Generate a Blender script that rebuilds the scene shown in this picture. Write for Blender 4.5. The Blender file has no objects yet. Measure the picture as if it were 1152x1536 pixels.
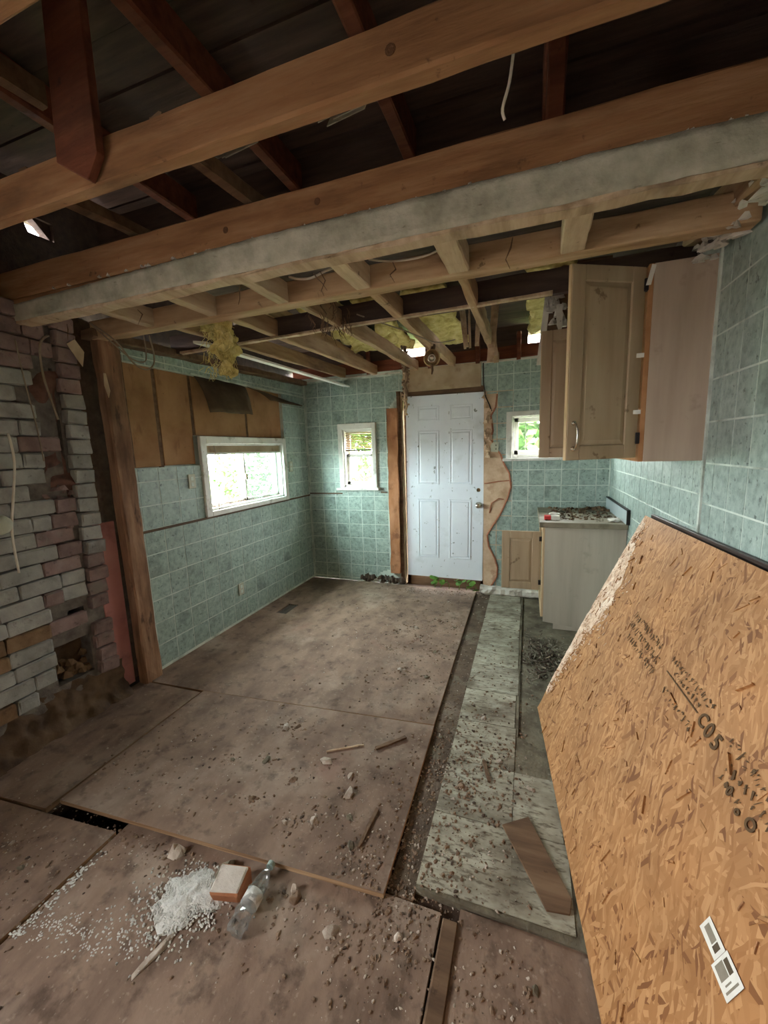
import bpy, bmesh, math, random
from mathutils import Vector, Matrix, noise
random.seed(7)
sc = bpy.context.scene
# ------------------------------------------------------------------ camera, world, exposure
F_PX, W_PX = 606.5, 1152.0
yaw, pitch, roll = -.34365, -.15222, -.03323
fwd = Vector((math.sin(yaw)*math.cos(pitch), math.cos(yaw)*math.cos(pitch), math.sin(pitch)))
rt = fwd.cross(Vector((0, 0, 1))).normalized(); up = rt.cross(fwd)
r2 = rt*math.cos(roll)+up*math.sin(roll); u2 = -rt*math.sin(roll)+up*math.cos(roll)
cd = bpy.data.cameras.new('camera'); cam = bpy.data.objects.new('camera', cd)
sc.collection.objects.link(cam); sc.camera = cam
cam.matrix_world = Matrix(((r2.x, u2.x, -fwd.x, 0), (r2.y, u2.y, -fwd.y, 0), (r2.z, u2.z, -fwd.z, 1.5), (0, 0, 0, 1)))
cd.sensor_fit = 'HORIZONTAL'; cd.sensor_width = 36; cd.lens = 36*F_PX/W_PX; cd.clip_start = .02
w = bpy.data.worlds.new('overcast_sky'); sc.world = w; w.use_nodes = True
bg = w.node_tree.nodes['Background']; bg.inputs[0].default_value = (1, .99, .975, 1); bg.inputs[1].default_value = 2.6
sc.view_settings.view_transform = 'Standard'; sc.view_settings.look = 'None'
sc.view_settings.gamma = 1; sc.view_settings.use_curve_mapping = False
sc.view_settings.exposure = 4.78
def portal(name, loc, rot, sx, sy):
    l = bpy.data.lights.new(name, 'AREA'); l.shape = 'RECTANGLE'; l.size = sx; l.size_y = sy
    l.cycles.is_portal = True
    o = bpy.data.objects.new(name, l); sc.collection.objects.link(o); o.location = loc; o.rotation_euler = rot
R90 = math.pi/2
portal('daylight_window_side', (-2.62, 3.14, 1.32), (0, -R90, 0), .75, 1.25)
portal('daylight_window_small', (-1.78, 4.36, 1.42), (-R90, 0, 0), .5, .8)
portal('daylight_window_corner', (.12, 4.36, 1.6), (-R90, 0, 0), .7, .5)
portal('daylight_added_offscreen', (-2.7, -.55, 1.45), (0, -R90, 0), 1.0, .95)  # sky portal of the unseen window added for foreground light

# ------------------------------------------------------------------ materials
def L(c):
    out = []
    for v in c:
        v /= 255.0
        out.append(v/12.92 if v <= .04045 else ((v+.055)/1.055)**2.4)
    return (*out, 1)
MATS = {}
def mat(name, ramp, scale=6, detail=6, rough=.85, stretch=(1, 1, 1), bump=.25, bscale=None, layers=(), metal=0, randv=0, dist=0, spec=.3):
    m = bpy.data.materials.new(name); m.use_nodes = True; MATS[name] = m
    nt = m.node_tree; N = nt.nodes; K = nt.links; b = N['Principled BSDF']
    tc = N.new('ShaderNodeTexCoord'); oi = N.new('ShaderNodeObjectInfo')
    sc_ = N.new('ShaderNodeVectorMath'); sc_.operation = 'SCALE'; sc_.inputs[0].default_value = (37, 19, 53); K.new(oi.outputs['Random'], sc_.inputs['Scale'])
    ad = N.new('ShaderNodeVectorMath'); K.new(tc.outputs['Object'], ad.inputs[0]); K.new(sc_.outputs[0], ad.inputs[1])
    def nz(s, det, st, ds=0):
        mp = N.new('ShaderNodeMapping'); mp.inputs['Scale'].default_value = st; K.new(ad.outputs[0], mp.inputs[0])
        n = N.new('ShaderNodeTexNoise'); n.inputs['Scale'].default_value = s; n.inputs['Detail'].default_value = det
        n.inputs['Roughness'].default_value = .6; n.inputs['Distortion'].default_value = ds
        K.new(mp.outputs[0], n.inputs['Vector']); return n
    n = nz(scale, detail, stretch, dist)
    cr = N.new('ShaderNodeValToRGB'); K.new(n.outputs['Fac'], cr.inputs[0])
    e = cr.color_ramp.elements
    k = len(ramp)
    pos = [.3+.4*i/(max(1, k-1)) for i in range(k)]
    e[0].position = pos[0]; e[0].color = L(ramp[0]); e[1].position = pos[-1]; e[1].color = L(ramp[-1])
    for i in range(1, k-1):
        q = e.new(pos[i]); q.color = L(ramp[i])
    col = cr.outputs[0]
    for (c, s, lo, hi, fac, st) in layers:
        n2 = nz(s, 5, st)
        mr = N.new('ShaderNodeMapRange'); mr.inputs[1].default_value = lo; mr.inputs[2].default_value = hi; mr.inputs[4].default_value = fac
        K.new(n2.outputs['Fac'], mr.inputs[0])
        mx = N.new('ShaderNodeMix'); mx.data_type = 'RGBA'; K.new(mr.outputs[0], mx.inputs[0]); K.new(col, mx.inputs[6]); mx.inputs[7].default_value = L(c)
        col = mx.outputs[2]
    if randv:
        mr = N.new('ShaderNodeMapRange'); mr.inputs[3].default_value = 1-randv; mr.inputs[4].default_value = 1+randv
        K.new(oi.outputs['Random'], mr.inputs[0])
        hs = N.new('ShaderNodeHueSaturation'); K.new(mr.outputs[0], hs.inputs['Value']); K.new(col, hs.inputs['Color']); col = hs.outputs[0]
    K.new(col, b.inputs['Base Color'])
    b.inputs['Roughness'].default_value = rough; b.inputs['Metallic'].default_value = metal
    b.inputs['Specular IOR Level'].default_value = spec
    if bump:
        bn = nz(bscale or scale*4, 5, stretch)
        bp = N.new('ShaderNodeBump'); bp.inputs['Strength'].default_value = bump; bp.inputs['Distance'].default_value = .01
        K.new(bn.outputs['Fac'], bp.inputs['Height']); K.new(bp.outputs[0], b.inputs['Normal'])
    return m
I = (1, 1, 1)
def wood(name, ramp, ax, **k):
    st = {'x': (.12, 1, 1), 'y': (1, .12, 1), 'z': (1, 1, .12)}[ax]
    kk = dict(scale=22, rough=.8, stretch=st, bump=.3, bscale=60, randv=.1,
              layers=[((60, 38, 24), 5, .56, .72, .55, (st[0]*3 if st[0] < 1 else 1, st[1]*3 if st[1] < 1 else 1, st[2]*3 if st[2] < 1 else 1)), ((48, 30, 20), 16, .66, .72, .6, I)])
    kk.update(k); return mat(name, ramp, **kk)
TILE_L = [((38, 52, 48), 42, .60, .70, .8, I), ((62, 74, 66), 5, .55, .75, .55, I), ((190, 205, 196), 70, .64, .72, .35, I)]
mat('tile', [(124, 141, 135), (151, 169, 162), (169, 186, 179)], scale=30, rough=.38, bump=.05, layers=TILE_L, randv=.07, spec=.4)
mat('grout', [(190, 202, 194), (214, 224, 216)], scale=10, bump=.1, layers=[((90, 96, 84), 6, .5, .7, .6, I)])
wood('joist_x', [(118, 82, 54), (142, 102, 70), (158, 120, 88)], 'x')
wood('joist_y', [(136, 106, 78), (166, 134, 102), (184, 156, 124)], 'y')
wood('joist_pale_y', [(158, 134, 108), (188, 164, 138), (204, 184, 160)], 'y')
wood('joist_pale_x', [(142, 112, 82), (172, 142, 110), (190, 162, 132)], 'x')
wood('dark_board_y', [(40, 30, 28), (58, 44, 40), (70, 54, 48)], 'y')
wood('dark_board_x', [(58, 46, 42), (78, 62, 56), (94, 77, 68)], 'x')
wood('rim_wood', [(84, 44, 30), (110, 60, 42), (128, 76, 54)], 'x')
wood('post_wood', [(98, 72, 54), (136, 102, 78), (160, 126, 100)], 'z', layers=[((70, 48, 36), 3, .5, .68, .7, (1, 1, .5)), ((150, 96, 66), 4, .56, .7, .5, (1, 1, .3)), ((44, 30, 22), 16, .62, .7, .7, (1, 1, .3))])
wood('old_timber', [(78, 58, 44), (104, 80, 60), (122, 98, 76)], 'x')
mat('plaster_grey', [(142, 139, 124), (176, 172, 157), (200, 196, 182)], scale=9, bump=.8, bscale=18,
    layers=[((112, 114, 98), 3, .55, .7, .5, I), ((96, 86, 68), 30, .66, .72, .6, (.4, 1, 2))])
mat('plaster_white', [(196, 190, 180), (222, 218, 210)], scale=14, bump=.5, layers=[((110, 96, 82), 12, .58, .68, .7, I)])
mat('drywall_tan', [(158, 138, 112), (176, 156, 130), (190, 172, 148)], scale=7, bump=.2, layers=[((128, 96, 68), 9, .58, .7, .6, I)])
mat('fibreboard', [(134, 98, 66), (156, 117, 82), (168, 130, 94)], scale=4, bump=.12, layers=[((96, 62, 36), 9, .6, .7, .5, (1, 1, .4)), ((80, 52, 30), 40, .68, .72, .6, I)])
mat('tear_paper', [(176, 146, 118), (200, 172, 146), (214, 190, 166)], scale=9, bump=.4, layers=[((150, 100, 76), 6, .58, .66, .6, I)])
mat('tear_rust', [(150, 96, 74), (182, 124, 98)], scale=20, bump=.4)
mat('brick_grey', [(128, 128, 124), (152, 151, 147), (168, 166, 161)], scale=9, bump=.6, bscale=30, randv=.14,
    layers=[((86, 66, 64), 5, .58, .75, .6, I), ((60, 52, 48), 26, .62, .72, .6, I)])
mat('brick_red', [(112, 92, 88), (136, 114, 110), (152, 132, 127)], scale=9, bump=.7, bscale=30, randv=.16,
    layers=[((140, 134, 126), 7, .56, .7, .6, I), ((50, 36, 36), 20, .6, .7, .6, I)])
mat('brick_brown', [(98, 74, 54), (124, 98, 72), (142, 116, 90)], scale=9, bump=.7, bscale=30, randv=.14, layers=[((60, 44, 36), 16, .58, .7, .6, I)])
mat('mortar', [(84, 76, 70), (108, 100, 94), (126, 118, 110)], scale=16, bump=.9, bscale=22)
mat('mortar_red', [(86, 58, 50), (112, 80, 70), (128, 98, 84)], scale=12, bump=.9, bscale=20, layers=[((58, 44, 42), 9, .56, .68, .7, I)])
mat('pink_plaster', [(150, 96, 92), (172, 116, 110), (182, 130, 122)], scale=3, bump=.15, layers=[((96, 60, 56), 5, .58, .7, .5, I)])
FL = [((78, 62, 52), 2.2, .54, .72, .6, I), ((178, 160, 144), 2.4, .52, .70, .6, I), ((60, 46, 36), 14, .54, .70, .6, I), ((186, 170, 154), 50, .60, .70, .3, I), ((140, 96, 84), 2.6, .62, .74, .35, I)]
mat('ply_floor', [(116, 95, 81), (142, 119, 103), (160, 138, 121)], scale=7, bump=.35, bscale=40, layers=FL, stretch=(1, .5, 1))
mat('ply_mid', [(104, 84, 71), (130, 107, 92), (148, 125, 108)], scale=7, bump=.35, bscale=40, layers=FL, stretch=(1, .5, 1))
mat('ply_dark', [(84, 69, 58), (104, 87, 74), (120, 102, 88)], scale=6, bump=.35, bscale=40, layers=FL)
mat('ply_edge', [(120, 90, 66), (160, 128, 98), (186, 156, 124)], scale=30, stretch=(.1, .1, 3), bump=.4)
mat('dirt_floor', [(70, 56, 46), (94, 78, 64), (112, 96, 80)], scale=12, bump=.8, bscale=50, layers=FL[:2]+[((120, 120, 104), 6, .55, .7, .5, I)])
mat('dirt_green', [(84, 76, 62), (112, 104, 88), (134, 128, 110)], scale=9, bump=.8, bscale=50, layers=[((60, 50, 40), 5, .54, .68, .7, I), ((160, 158, 140), 26, .6, .7, .5, I)])
mat('vinyl', [(130, 124, 108), (162, 157, 140), (188, 186, 170)], scale=6, bump=.2, bscale=30, stretch=(1, 2.4, 1), rough=.6, randv=.08,
    layers=[((84, 70, 54), 3.2, .47, .66, .8, I), ((80, 66, 50), 22, .52, .64, .75, (1, 3, 1)), ((128, 118, 66), 3, .62, .74, .4, I)])
mat('dirt_dark', [(50, 38, 30), (68, 52, 42), (84, 68, 56)], scale=8, bump=.9, bscale=24)
mat('ledge_dirt', [(64, 48, 36), (92, 72, 54), (112, 92, 70)], scale=5, bump=.9, bscale=16, layers=[((48, 34, 30), 4, .54, .66, .7, I)])
mat('white_paint', [(206, 204, 198), (226, 226, 222)], scale=8, bump=.15, rough=.5, layers=[((140, 132, 116), 9, .58, .7, .6, I), ((84, 78, 66), 40, .66, .72, .6, I)])
mat('door_paint', [(222, 228, 240), (232, 238, 248)], scale=3, bump=.04, rough=.4, layers=[((150, 156, 160), 3, .58, .75, .4, I), ((74, 82, 78), 16, .665, .69, .75, I), ((120, 124, 120), 40, .66, .7, .5, (1, 1, .4))])
mat('cab_panel', [(160, 142, 126), (176, 158, 142), (186, 170, 154)], scale=8, stretch=(1, 1, .1), bump=.08, rough=.6, layers=[((120, 100, 84), 7, .62, .72, .45, I)])
mat('cab_grey', [(168, 160, 146), (184, 176, 162), (192, 186, 172)], scale=8, stretch=(1, 1, .08), bump=.08, rough=.6, layers=[((118, 108, 96), 5, .62, .74, .4, I)])
mat('cab_door', [(156, 136, 110), (172, 152, 126), (182, 164, 138)], scale=10, stretch=(1, 1, .1), bump=.1, rough=.55, layers=[((104, 82, 60), 11, .645, .70, .7, I)])
mat('cab_edge', [(186, 158, 122), (206, 180, 146)], scale=10, stretch=(1, 1, .1), bump=.1)
mat('cab_inside', [(150, 104, 68), (176, 130, 90)], scale=10, bump=.1)
mat('counter', [(120, 112, 94), (146, 138, 120)], scale=9, rough=.5, bump=.15, layers=[((96, 88, 72), 7, .54, .66, .7, I)])
mat('splash_grey', [(150, 164, 168), (166, 178, 180)], scale=6, rough=.4, bump=.05)
mat('black_edge', [(22, 18, 18), (36, 30, 30)], scale=10, rough=.5, bump=.1)
mat('chrome', [(190, 186, 176), (214, 210, 202)], scale=10, metal=1, rough=.25, bump=0)
mat('brass_dull', [(150, 120, 84), (180, 150, 110)], scale=20, metal=.7, rough=.4, bump=.1)
mat('insulation', [(172, 152, 88), (210, 194, 126), (230, 218, 160)], scale=16, bump=1, bscale=50, rough=1)
mat('insulation_bright', [(160, 150, 84), (206, 198, 126), (228, 222, 160)], scale=14, bump=1, bscale=50, rough=1)
mat('cable', [(196, 186, 172), (214, 206, 194)], scale=10, bump=0)
mat('cable_grey', [(128, 112, 96), (150, 136, 118)], scale=10, bump=.1)
mat('cable_dark', [(40, 34, 30), (60, 52, 46)], scale=10, bump=0)
mat('flap_dark', [(74, 58, 46), (92, 74, 58), (106, 88, 70)], scale=6, bump=.3)
mat('pale_chunk', [(148, 132, 118), (178, 164, 150), (206, 196, 186)], scale=20, bump=.5, randv=.15)
mat('brown_chunk', [(94, 74, 60), (124, 102, 84), (144, 122, 102)], scale=20, bump=.5, randv=.2)
mat('dark_chunk', [(66, 54, 46), (88, 74, 64)], scale=20, bump=.5, randv=.2)
mat('white_powder', [(198, 196, 190), (226, 225, 220)], scale=30, bump=.6)
mat('pale_outlet', [(170, 172, 154), (190, 190, 172)], scale=20, bump=.1, rough=.5)
mat('leaf', [(70, 112, 40), (110, 150, 64)], scale=20, bump=0, rough=.6, randv=.2)
mat('tree_leaf', [(34, 60, 14), (48, 80, 22), (66, 100, 34)], scale=3, bump=0, rough=.7)
mat('grass', [(84, 108, 58), (112, 136, 78)], scale=3, bump=.4)
mat('gravel', [(120, 112, 102), (150, 142, 132)], scale=4, bump=.4)
mat('bark', [(70, 56, 44), (96, 80, 64)], scale=12, stretch=(1, 1, .2), bump=.6)
mat('paper_white', [(210, 206, 198), (226, 224, 216)], scale=20, bump=.1)
mat('sticker_grey', [(118, 110, 96), (140, 132, 118)], scale=30, bump=0)
mat('sticker_dark', [(74, 62, 48), (90, 78, 62)], scale=30, bump=0)
mat('stamp_ink', [(74, 54, 34), (100, 76, 50)], scale=60, bump=0)
mat('red_print', [(190, 50, 52), (206, 70, 66)], scale=10, bump=0)
mat('osb_pale', [(196, 156, 118), (214, 178, 144), (228, 200, 172)], scale=30, bump=.6, bscale=60)
mat('stud_rust', [(140, 92, 62), (166, 114, 80), (186, 138, 104)], scale=7, bump=.4, stretch=(1, 1, .4), layers=[((90, 56, 40), 6, .56, .68, .6, I)])
mat('osb_band', [(190, 150, 122), (224, 196, 172), (242, 226, 210)], scale=16, bump=1, bscale=40, layers=[((130, 92, 70), 30, .56, .64, .7, I)])
mat('dark_knot', [(82, 54, 34), (104, 70, 46)], scale=60, bump=.3)
wood('dark_brown_wood', [(48, 34, 30), (62, 46, 40), (74, 56, 48)], 'y', rough=.45)
mat('duct_metal', [(116, 112, 106), (140, 136, 128)], scale=10, metal=.6, rough=.5, bump=.1)
mat('osb_frayed', [(120, 80, 50), (160, 114, 78), (196, 152, 116)], scale=30, bump=.8, bscale=50)
mat('brick_fragment', [(160, 104, 74), (184, 126, 92)], scale=12, bump=.5, layers=[((120, 84, 62), 12, .52, .62, .8, I)])
mat('siding', [(196, 200, 200), (210, 214, 214)], scale=3, bump=.1)
def glass(name, col, haze, rough=.05):
    m = bpy.data.materials.new(name); m.use_nodes = True; MATS[name] = m
    nt = m.node_tree; N = nt.nodes; K = nt.links; N.remove(N['Principled BSDF'])
    t = N.new('ShaderNodeBsdfTransparent'); t.inputs[0].default_value = col
    g = N.new('ShaderNodeBsdfGlossy'); g.inputs['Roughness'].default_value = rough
    d = N.new('ShaderNodeBsdfTranslucent'); d.inputs[0].default_value = L((214, 226, 226))
    m1 = N.new('ShaderNodeMixShader'); m1.inputs[0].default_value = .2 if name == 'bottle_plastic' else .06; K.new(t.outputs[0], m1.inputs[1]); K.new(g.outputs[0], m1.inputs[2])
    m2 = N.new('ShaderNodeMixShader'); m2.inputs[0].default_value = haze; K.new(m1.outputs[0], m2.inputs[1]); K.new(d.outputs[0], m2.inputs[2])
    K.new(m2.outputs[0], N['Material Output'].inputs[0])
glass('glass_clear', (.95, .97, .96, 1), .003)
glass('glass_dusty', (.72, .88, .86, 1), .01)
glass('bottle_plastic', (.93, .94, .95, 1), .14, .1)
def osb():
    m = bpy.data.materials.new('osb'); m.use_nodes = True; MATS['osb'] = m
    nt = m.node_tree; N = nt.nodes; K = nt.links; b = N['Principled BSDF']
    tc = N.new('ShaderNodeTexCoord')
    wn = N.new('ShaderNodeTexNoise'); wn.inputs['Scale'].default_value = 5; K.new(tc.outputs['UV'], wn.inputs['Vector'])
    ws = N.new('ShaderNodeVectorMath'); ws.operation = 'SCALE'; ws.inputs['Scale'].default_value = .09; K.new(wn.outputs['Color'], ws.inputs[0])
    wa = N.new('ShaderNodeVectorMath'); K.new(tc.outputs['UV'], wa.inputs[0]); K.new(ws.outputs[0], wa.inputs[1])
    col = None; hgt = None
    for i, (ang, sx, sy) in enumerate([(.2, 13, 60), (1.1, 15, 72), (-.75, 12, 66), (.55, 16, 84), (-.25, 13, 78), (1.7, 17, 86), (.9, 22, 120)]):
        mp0 = N.new('ShaderNodeMapping'); mp0.inputs['Rotation'].default_value = (0, 0, ang); mp0.inputs['Location'].default_value = (i*3.3, i*1.7, 0)
        K.new(wa.outputs[0], mp0.inputs[0])
        mp = N.new('ShaderNodeMapping'); mp.inputs['Scale'].default_value = (sx, sy, 1); K.new(mp0.outputs[0], mp.inputs[0])
        v = N.new('ShaderNodeTexVoronoi'); v.voronoi_dimensions = '2D'; v.inputs['Scale'].default_value = 1; K.new(mp.outputs[0], v.inputs['Vector'])
        sp = N.new('ShaderNodeSeparateColor'); K.new(v.outputs['Color'], sp.inputs[0])
        cr = N.new('ShaderNodeValToRGB'); K.new(sp.outputs[0], cr.inputs[0]); e = cr.color_ramp.elements
        e[0].position = 0; e[0].color = L((136, 90, 52)); e[1].position = 1; e[1].color = L((190, 143, 97))
        q = e.new(.06); q.color = L((122, 78, 44)); q = e.new(.10); q.color = L((156, 108, 65)); q = e.new(.6); q.color = L((170, 122, 77))
        if col is None:
            col = cr.outputs[0]; hgt = sp.outputs[1]
        else:
            ma = N.new('ShaderNodeMath'); ma.operation = 'GREATER_THAN'; ma.inputs[1].default_value = .6; K.new(sp.outputs[2], ma.inputs[0])
            mx = N.new('ShaderNodeMix'); mx.data_type = 'RGBA'; K.new(ma.outputs[0], mx.inputs[0]); K.new(col, mx.inputs[6]); K.new(cr.outputs[0], mx.inputs[7]); col = mx.outputs[2]
            mh = N.new('ShaderNodeMix'); K.new(ma.outputs[0], mh.inputs[0]); K.new(hgt, mh.inputs[2]); K.new(sp.outputs[1], mh.inputs[3]); hgt = mh.outputs[0]
    n = N.new('ShaderNodeTexNoise'); n.inputs['Scale'].default_value = 3.5; n.inputs['Detail'].default_value = 4; K.new(tc.outputs['UV'], n.inputs['Vector'])
    mr = N.new('ShaderNodeMapRange'); mr.inputs[1].default_value = .35; mr.inputs[2].default_value = .65; mr.inputs[3].default_value = .86; mr.inputs[4].default_value = 1.06; K.new(n.outputs['Fac'], mr.inputs[0])
    hs = N.new('ShaderNodeHueSaturation'); hs.inputs['Saturation'].default_value = 1.0; K.new(mr.outputs[0], hs.inputs['Value']); K.new(col, hs.inputs['Color'])
    K.new(hs.outputs[0], b.inputs['Base Color']); b.inputs['Roughness'].default_value = .65; b.inputs['Specular IOR Level'].default_value = .3
    bp = N.new('ShaderNodeBump'); bp.inputs['Strength'].default_value = .35; bp.inputs['Distance'].default_value = .004; K.new(hgt, bp.inputs['Height']); K.new(bp.outputs[0], b.inputs['Normal'])
osb()

# ------------------------------------------------------------------ mesh helpers
class MB:
    def __init__(s): s.v = []; s.f = []; s.mi = []
    def add(s, vs, fs, mi=0):
        o = len(s.v); s.v += [tuple(p) for p in vs]; s.f += [tuple(i+o for i in f) for f in fs]; s.mi += [mi]*len(fs); return s
    def box(s, x0, x1, y0, y1, z0, z1, mi=0):
        vs = [(x0, y0, z0), (x1, y0, z0), (x1, y1, z0), (x0, y1, z0), (x0, y0, z1), (x1, y0, z1), (x1, y1, z1), (x0, y1, z1)]
        return s.add(vs, [(0, 3, 2, 1), (4, 5, 6, 7), (0, 1, 5, 4), (1, 2, 6, 5), (2, 3, 7, 6), (3, 0, 4, 7)], mi)
    def hexa(s, bot, top, mi=0):
        return s.add(list(bot)+list(top), [(0, 3, 2, 1), (4, 5, 6, 7), (0, 1, 5, 4), (1, 2, 6, 5), (2, 3, 7, 6), (3, 0, 4, 7)], mi)
    def prism(s, pts, d, mi=0):           # planar polygon (3D points) extruded by vector d
        n = len(pts); d = Vector(d); a = [Vector(p) for p in pts]; b_ = [p+d for p in a]
        fs = [tuple(range(n))[::-1], tuple(range(n, 2*n))]+[(i, (i+1) % n, n+(i+1) % n, n+i) for i in range(n)]
        return s.add(a+b_, fs, mi)
    def tube(s, pts, r, n=6, mi=0):
        pts = [Vector(p) for p in pts]; rings = []
        for i, p in enumerate(pts):
            t = (pts[min(i+1, len(pts)-1)]-pts[max(i-1, 0)]).normalized()
            a = t.cross(Vector((.31, .52, .8))).normalized(); b_ = t.cross(a)
            rr = r[i] if isinstance(r, (list, tuple)) else r
            rings.append([p+(a*math.cos(2*math.pi*k/n)+b_*math.sin(2*math.pi*k/n))*rr for k in range(n)])
        vs = [q for g in rings for q in g]; fs = []
        for i in range(len(pts)-1):
            for k in range(n):
                fs.append((i*n+k, i*n+(k+1) % n, (i+1)*n+(k+1) % n, (i+1)*n+k))
        fs += [tuple(range(n))[::-1], tuple((len(pts)-1)*n+k for k in range(n))]
        return s.add(vs, fs, mi)
    def timber(s, p0, p1, w, h, jit=.004, seg=14, rnd=.12, seed=0, mi=0, upv=(0, 0, 1)):
        rg = random.Random(seed+int(abs(p0[0])*91+abs(p0[1])*37+w*999)); p0 = Vector(p0); p1 = Vector(p1)
        t = (p1-p0).normalized(); sd = t.cross(Vector(upv)).normalized(); uu = sd.cross(t)
        c = min(w, h)*rnd
        prof = [(-w/2+c, -h/2), (w/2-c, -h/2), (w/2, -h/2+c), (w/2, h/2-c), (w/2-c, h/2), (-w/2+c, h/2), (-w/2, h/2-c), (-w/2, -h/2+c)]
        vs = []; fs = []
        for i in range(seg+1):
            q = p0+(p1-p0)*(i/seg)
            for (a, b_) in prof: vs.append(q+sd*(a+rg.uniform(-jit, jit))+uu*(b_+rg.uniform(-jit, jit)))
        for i in range(seg):
            for k in range(8): fs.append((i*8+k, i*8+(k+1) % 8, (i+1)*8+(k+1) % 8, (i+1)*8+k))
        fs += [tuple(range(8))[::-1], tuple(seg*8+k for k in range(8))]
        return s.add(vs, fs, mi)
    def chunk(s, c, rx, ry, rz, rg, mi=0, jit=.35):
        base = [(1, 0, 0), (.3, .9, 0), (-.8, .6, 0), (-.8, -.6, 0), (.3, -.9, 0), (.5, .3, .8), (-.4, .4, .9), (-.2, -.6, .75), (.4, -.3, .85)]
        a = rg.uniform(0, 6.28); ca, sa = math.cos(a), math.sin(a); vs = []
        for (x, y, z) in base:
            x *= rx*(1+rg.uniform(-jit, jit)); y *= ry*(1+rg.uniform(-jit, jit)); z *= rz*(1+rg.uniform(-jit, jit))
            vs.append((c[0]+x*ca-y*sa, c[1]+x*sa+y*ca, c[2]+z))
        return s.add(vs, [(4, 3, 2, 1, 0), (0, 1, 5), (1, 2, 6, 5), (2, 3, 6), (3, 7, 6), (3, 4, 7), (4, 8, 7), (4, 0, 8), (0, 5, 8), (5, 6, 7, 8)], mi)
    def lathe(s, c, axis, prof, n=20, mi=0):      # prof: (radius, along axis)
        ax = Vector(axis).normalized(); a = ax.cross(Vector((.3, .5, .81))).normalized(); b_ = ax.cross(a); c = Vector(c)
        vs = []; fs = []
        for (r, h) in prof:
            for k in range(n): vs.append(c+ax*h+(a*math.cos(2*math.pi*k/n)+b_*math.sin(2*math.pi*k/n))*r)
        for i in range(len(prof)-1):
            for k in range(n): fs.append((i*n+k, i*n+(k+1) % n, (i+1)*n+(k+1) % n, (i+1)*n+k))
        fs += [tuple(range(n))[::-1], tuple((len(prof)-1)*n+k for k in range(n))]
        return s.add(vs, fs, mi)
    def build(s, name, mats, parent=None, bevel=0, smooth=False, recalc=True):
        vs = [Vector(p) for p in s.v]
        lo = Vector((min(p.x for p in vs), min(p.y for p in vs), min(p.z for p in vs))); hi = Vector((max(p.x for p in vs), max(p.y for p in vs), max(p.z for p in vs)))
        o0 = Vector(((lo.x+hi.x)/2, (lo.y+hi.y)/2, lo.z))
        me = bpy.data.meshes.new(name); me.from_pydata([p-o0 for p in vs], [], s.f)
        if isinstance(mats, str): mats = [mats]
        for m in mats: me.materials.append(MATS[m])
        for p, i in zip(me.polygons, s.mi): p.material_index = i
        if bevel or recalc:
            bm = bmesh.new(); bm.from_mesh(me)
            if recalc: bmesh.ops.recalc_face_normals(bm, faces=bm.faces[:])
            if bevel: bmesh.ops.bevel(bm, geom=bm.edges[:], offset=bevel, segments=1, affect='EDGES', clamp_overlap=True)
            bm.to_mesh(me); bm.free()
        if smooth:
            for p in me.polygons: p.use_smooth = True
        o = bpy.data.objects.new(name, me); sc.collection.objects.link(o)
        return place(o, o0, parent)
WORLD = {}
def place(o, loc, parent=None):
    loc = Vector(loc); WORLD[o.name] = loc
    if parent is not None:
        o.parent = parent; o.location = loc-WORLD[parent.name]
    else: o.location = loc
    return o
def tag(o, label=None, cat=None, group=None, kind=None):
    if label: o['label'] = label
    if cat: o['category'] = cat
    if group: o['group'] = group
    if kind: o['kind'] = kind
    return o
def empty(name, loc, label=None, cat=None, group=None, kind=None):
    o = bpy.data.objects.new(name, None); sc.collection.objects.link(o); o.empty_display_size = .05; place(o, loc)
    return tag(o, label, cat, group, kind)
def struct(o, label=None): return tag(o, label, kind='structure')
def dup(src, loc, parent=None, rot=None, name=None, mat_=None):
    o = src.copy(); sc.collection.objects.link(o)
    if name: o.name = name
    o.parent = None; place(o, loc, parent)
    if rot is not None: o.rotation_euler = rot
    return o
def rect_minus(u0, u1, v0, v1, holes):
    us = sorted({u0, u1, *[min(max(h[i], u0), u1) for h in holes for i in (0, 1)]}); vs = sorted({v0, v1, *[min(max(h[i], v0), v1) for h in holes for i in (2, 3)]})
    out = []
    for a, b_ in zip(us, us[1:]):
        for c, d in zip(vs, vs[1:]):
            m, n = (a+b_)/2, (c+d)/2
            if not any(h[0] < m < h[1] and h[2] < n < h[3] for h in holes): out.append((a, b_, c, d))
    return out
def inpoly(u, v, P):
    r = False; j = len(P)-1
    for i in range(len(P)):
        if (P[i][1] > v) != (P[j][1] > v) and u < (P[j][0]-P[i][0])*(v-P[i][1])/(P[j][1]-P[i][1])+P[i][0]: r = not r
        j = i
    return r
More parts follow.
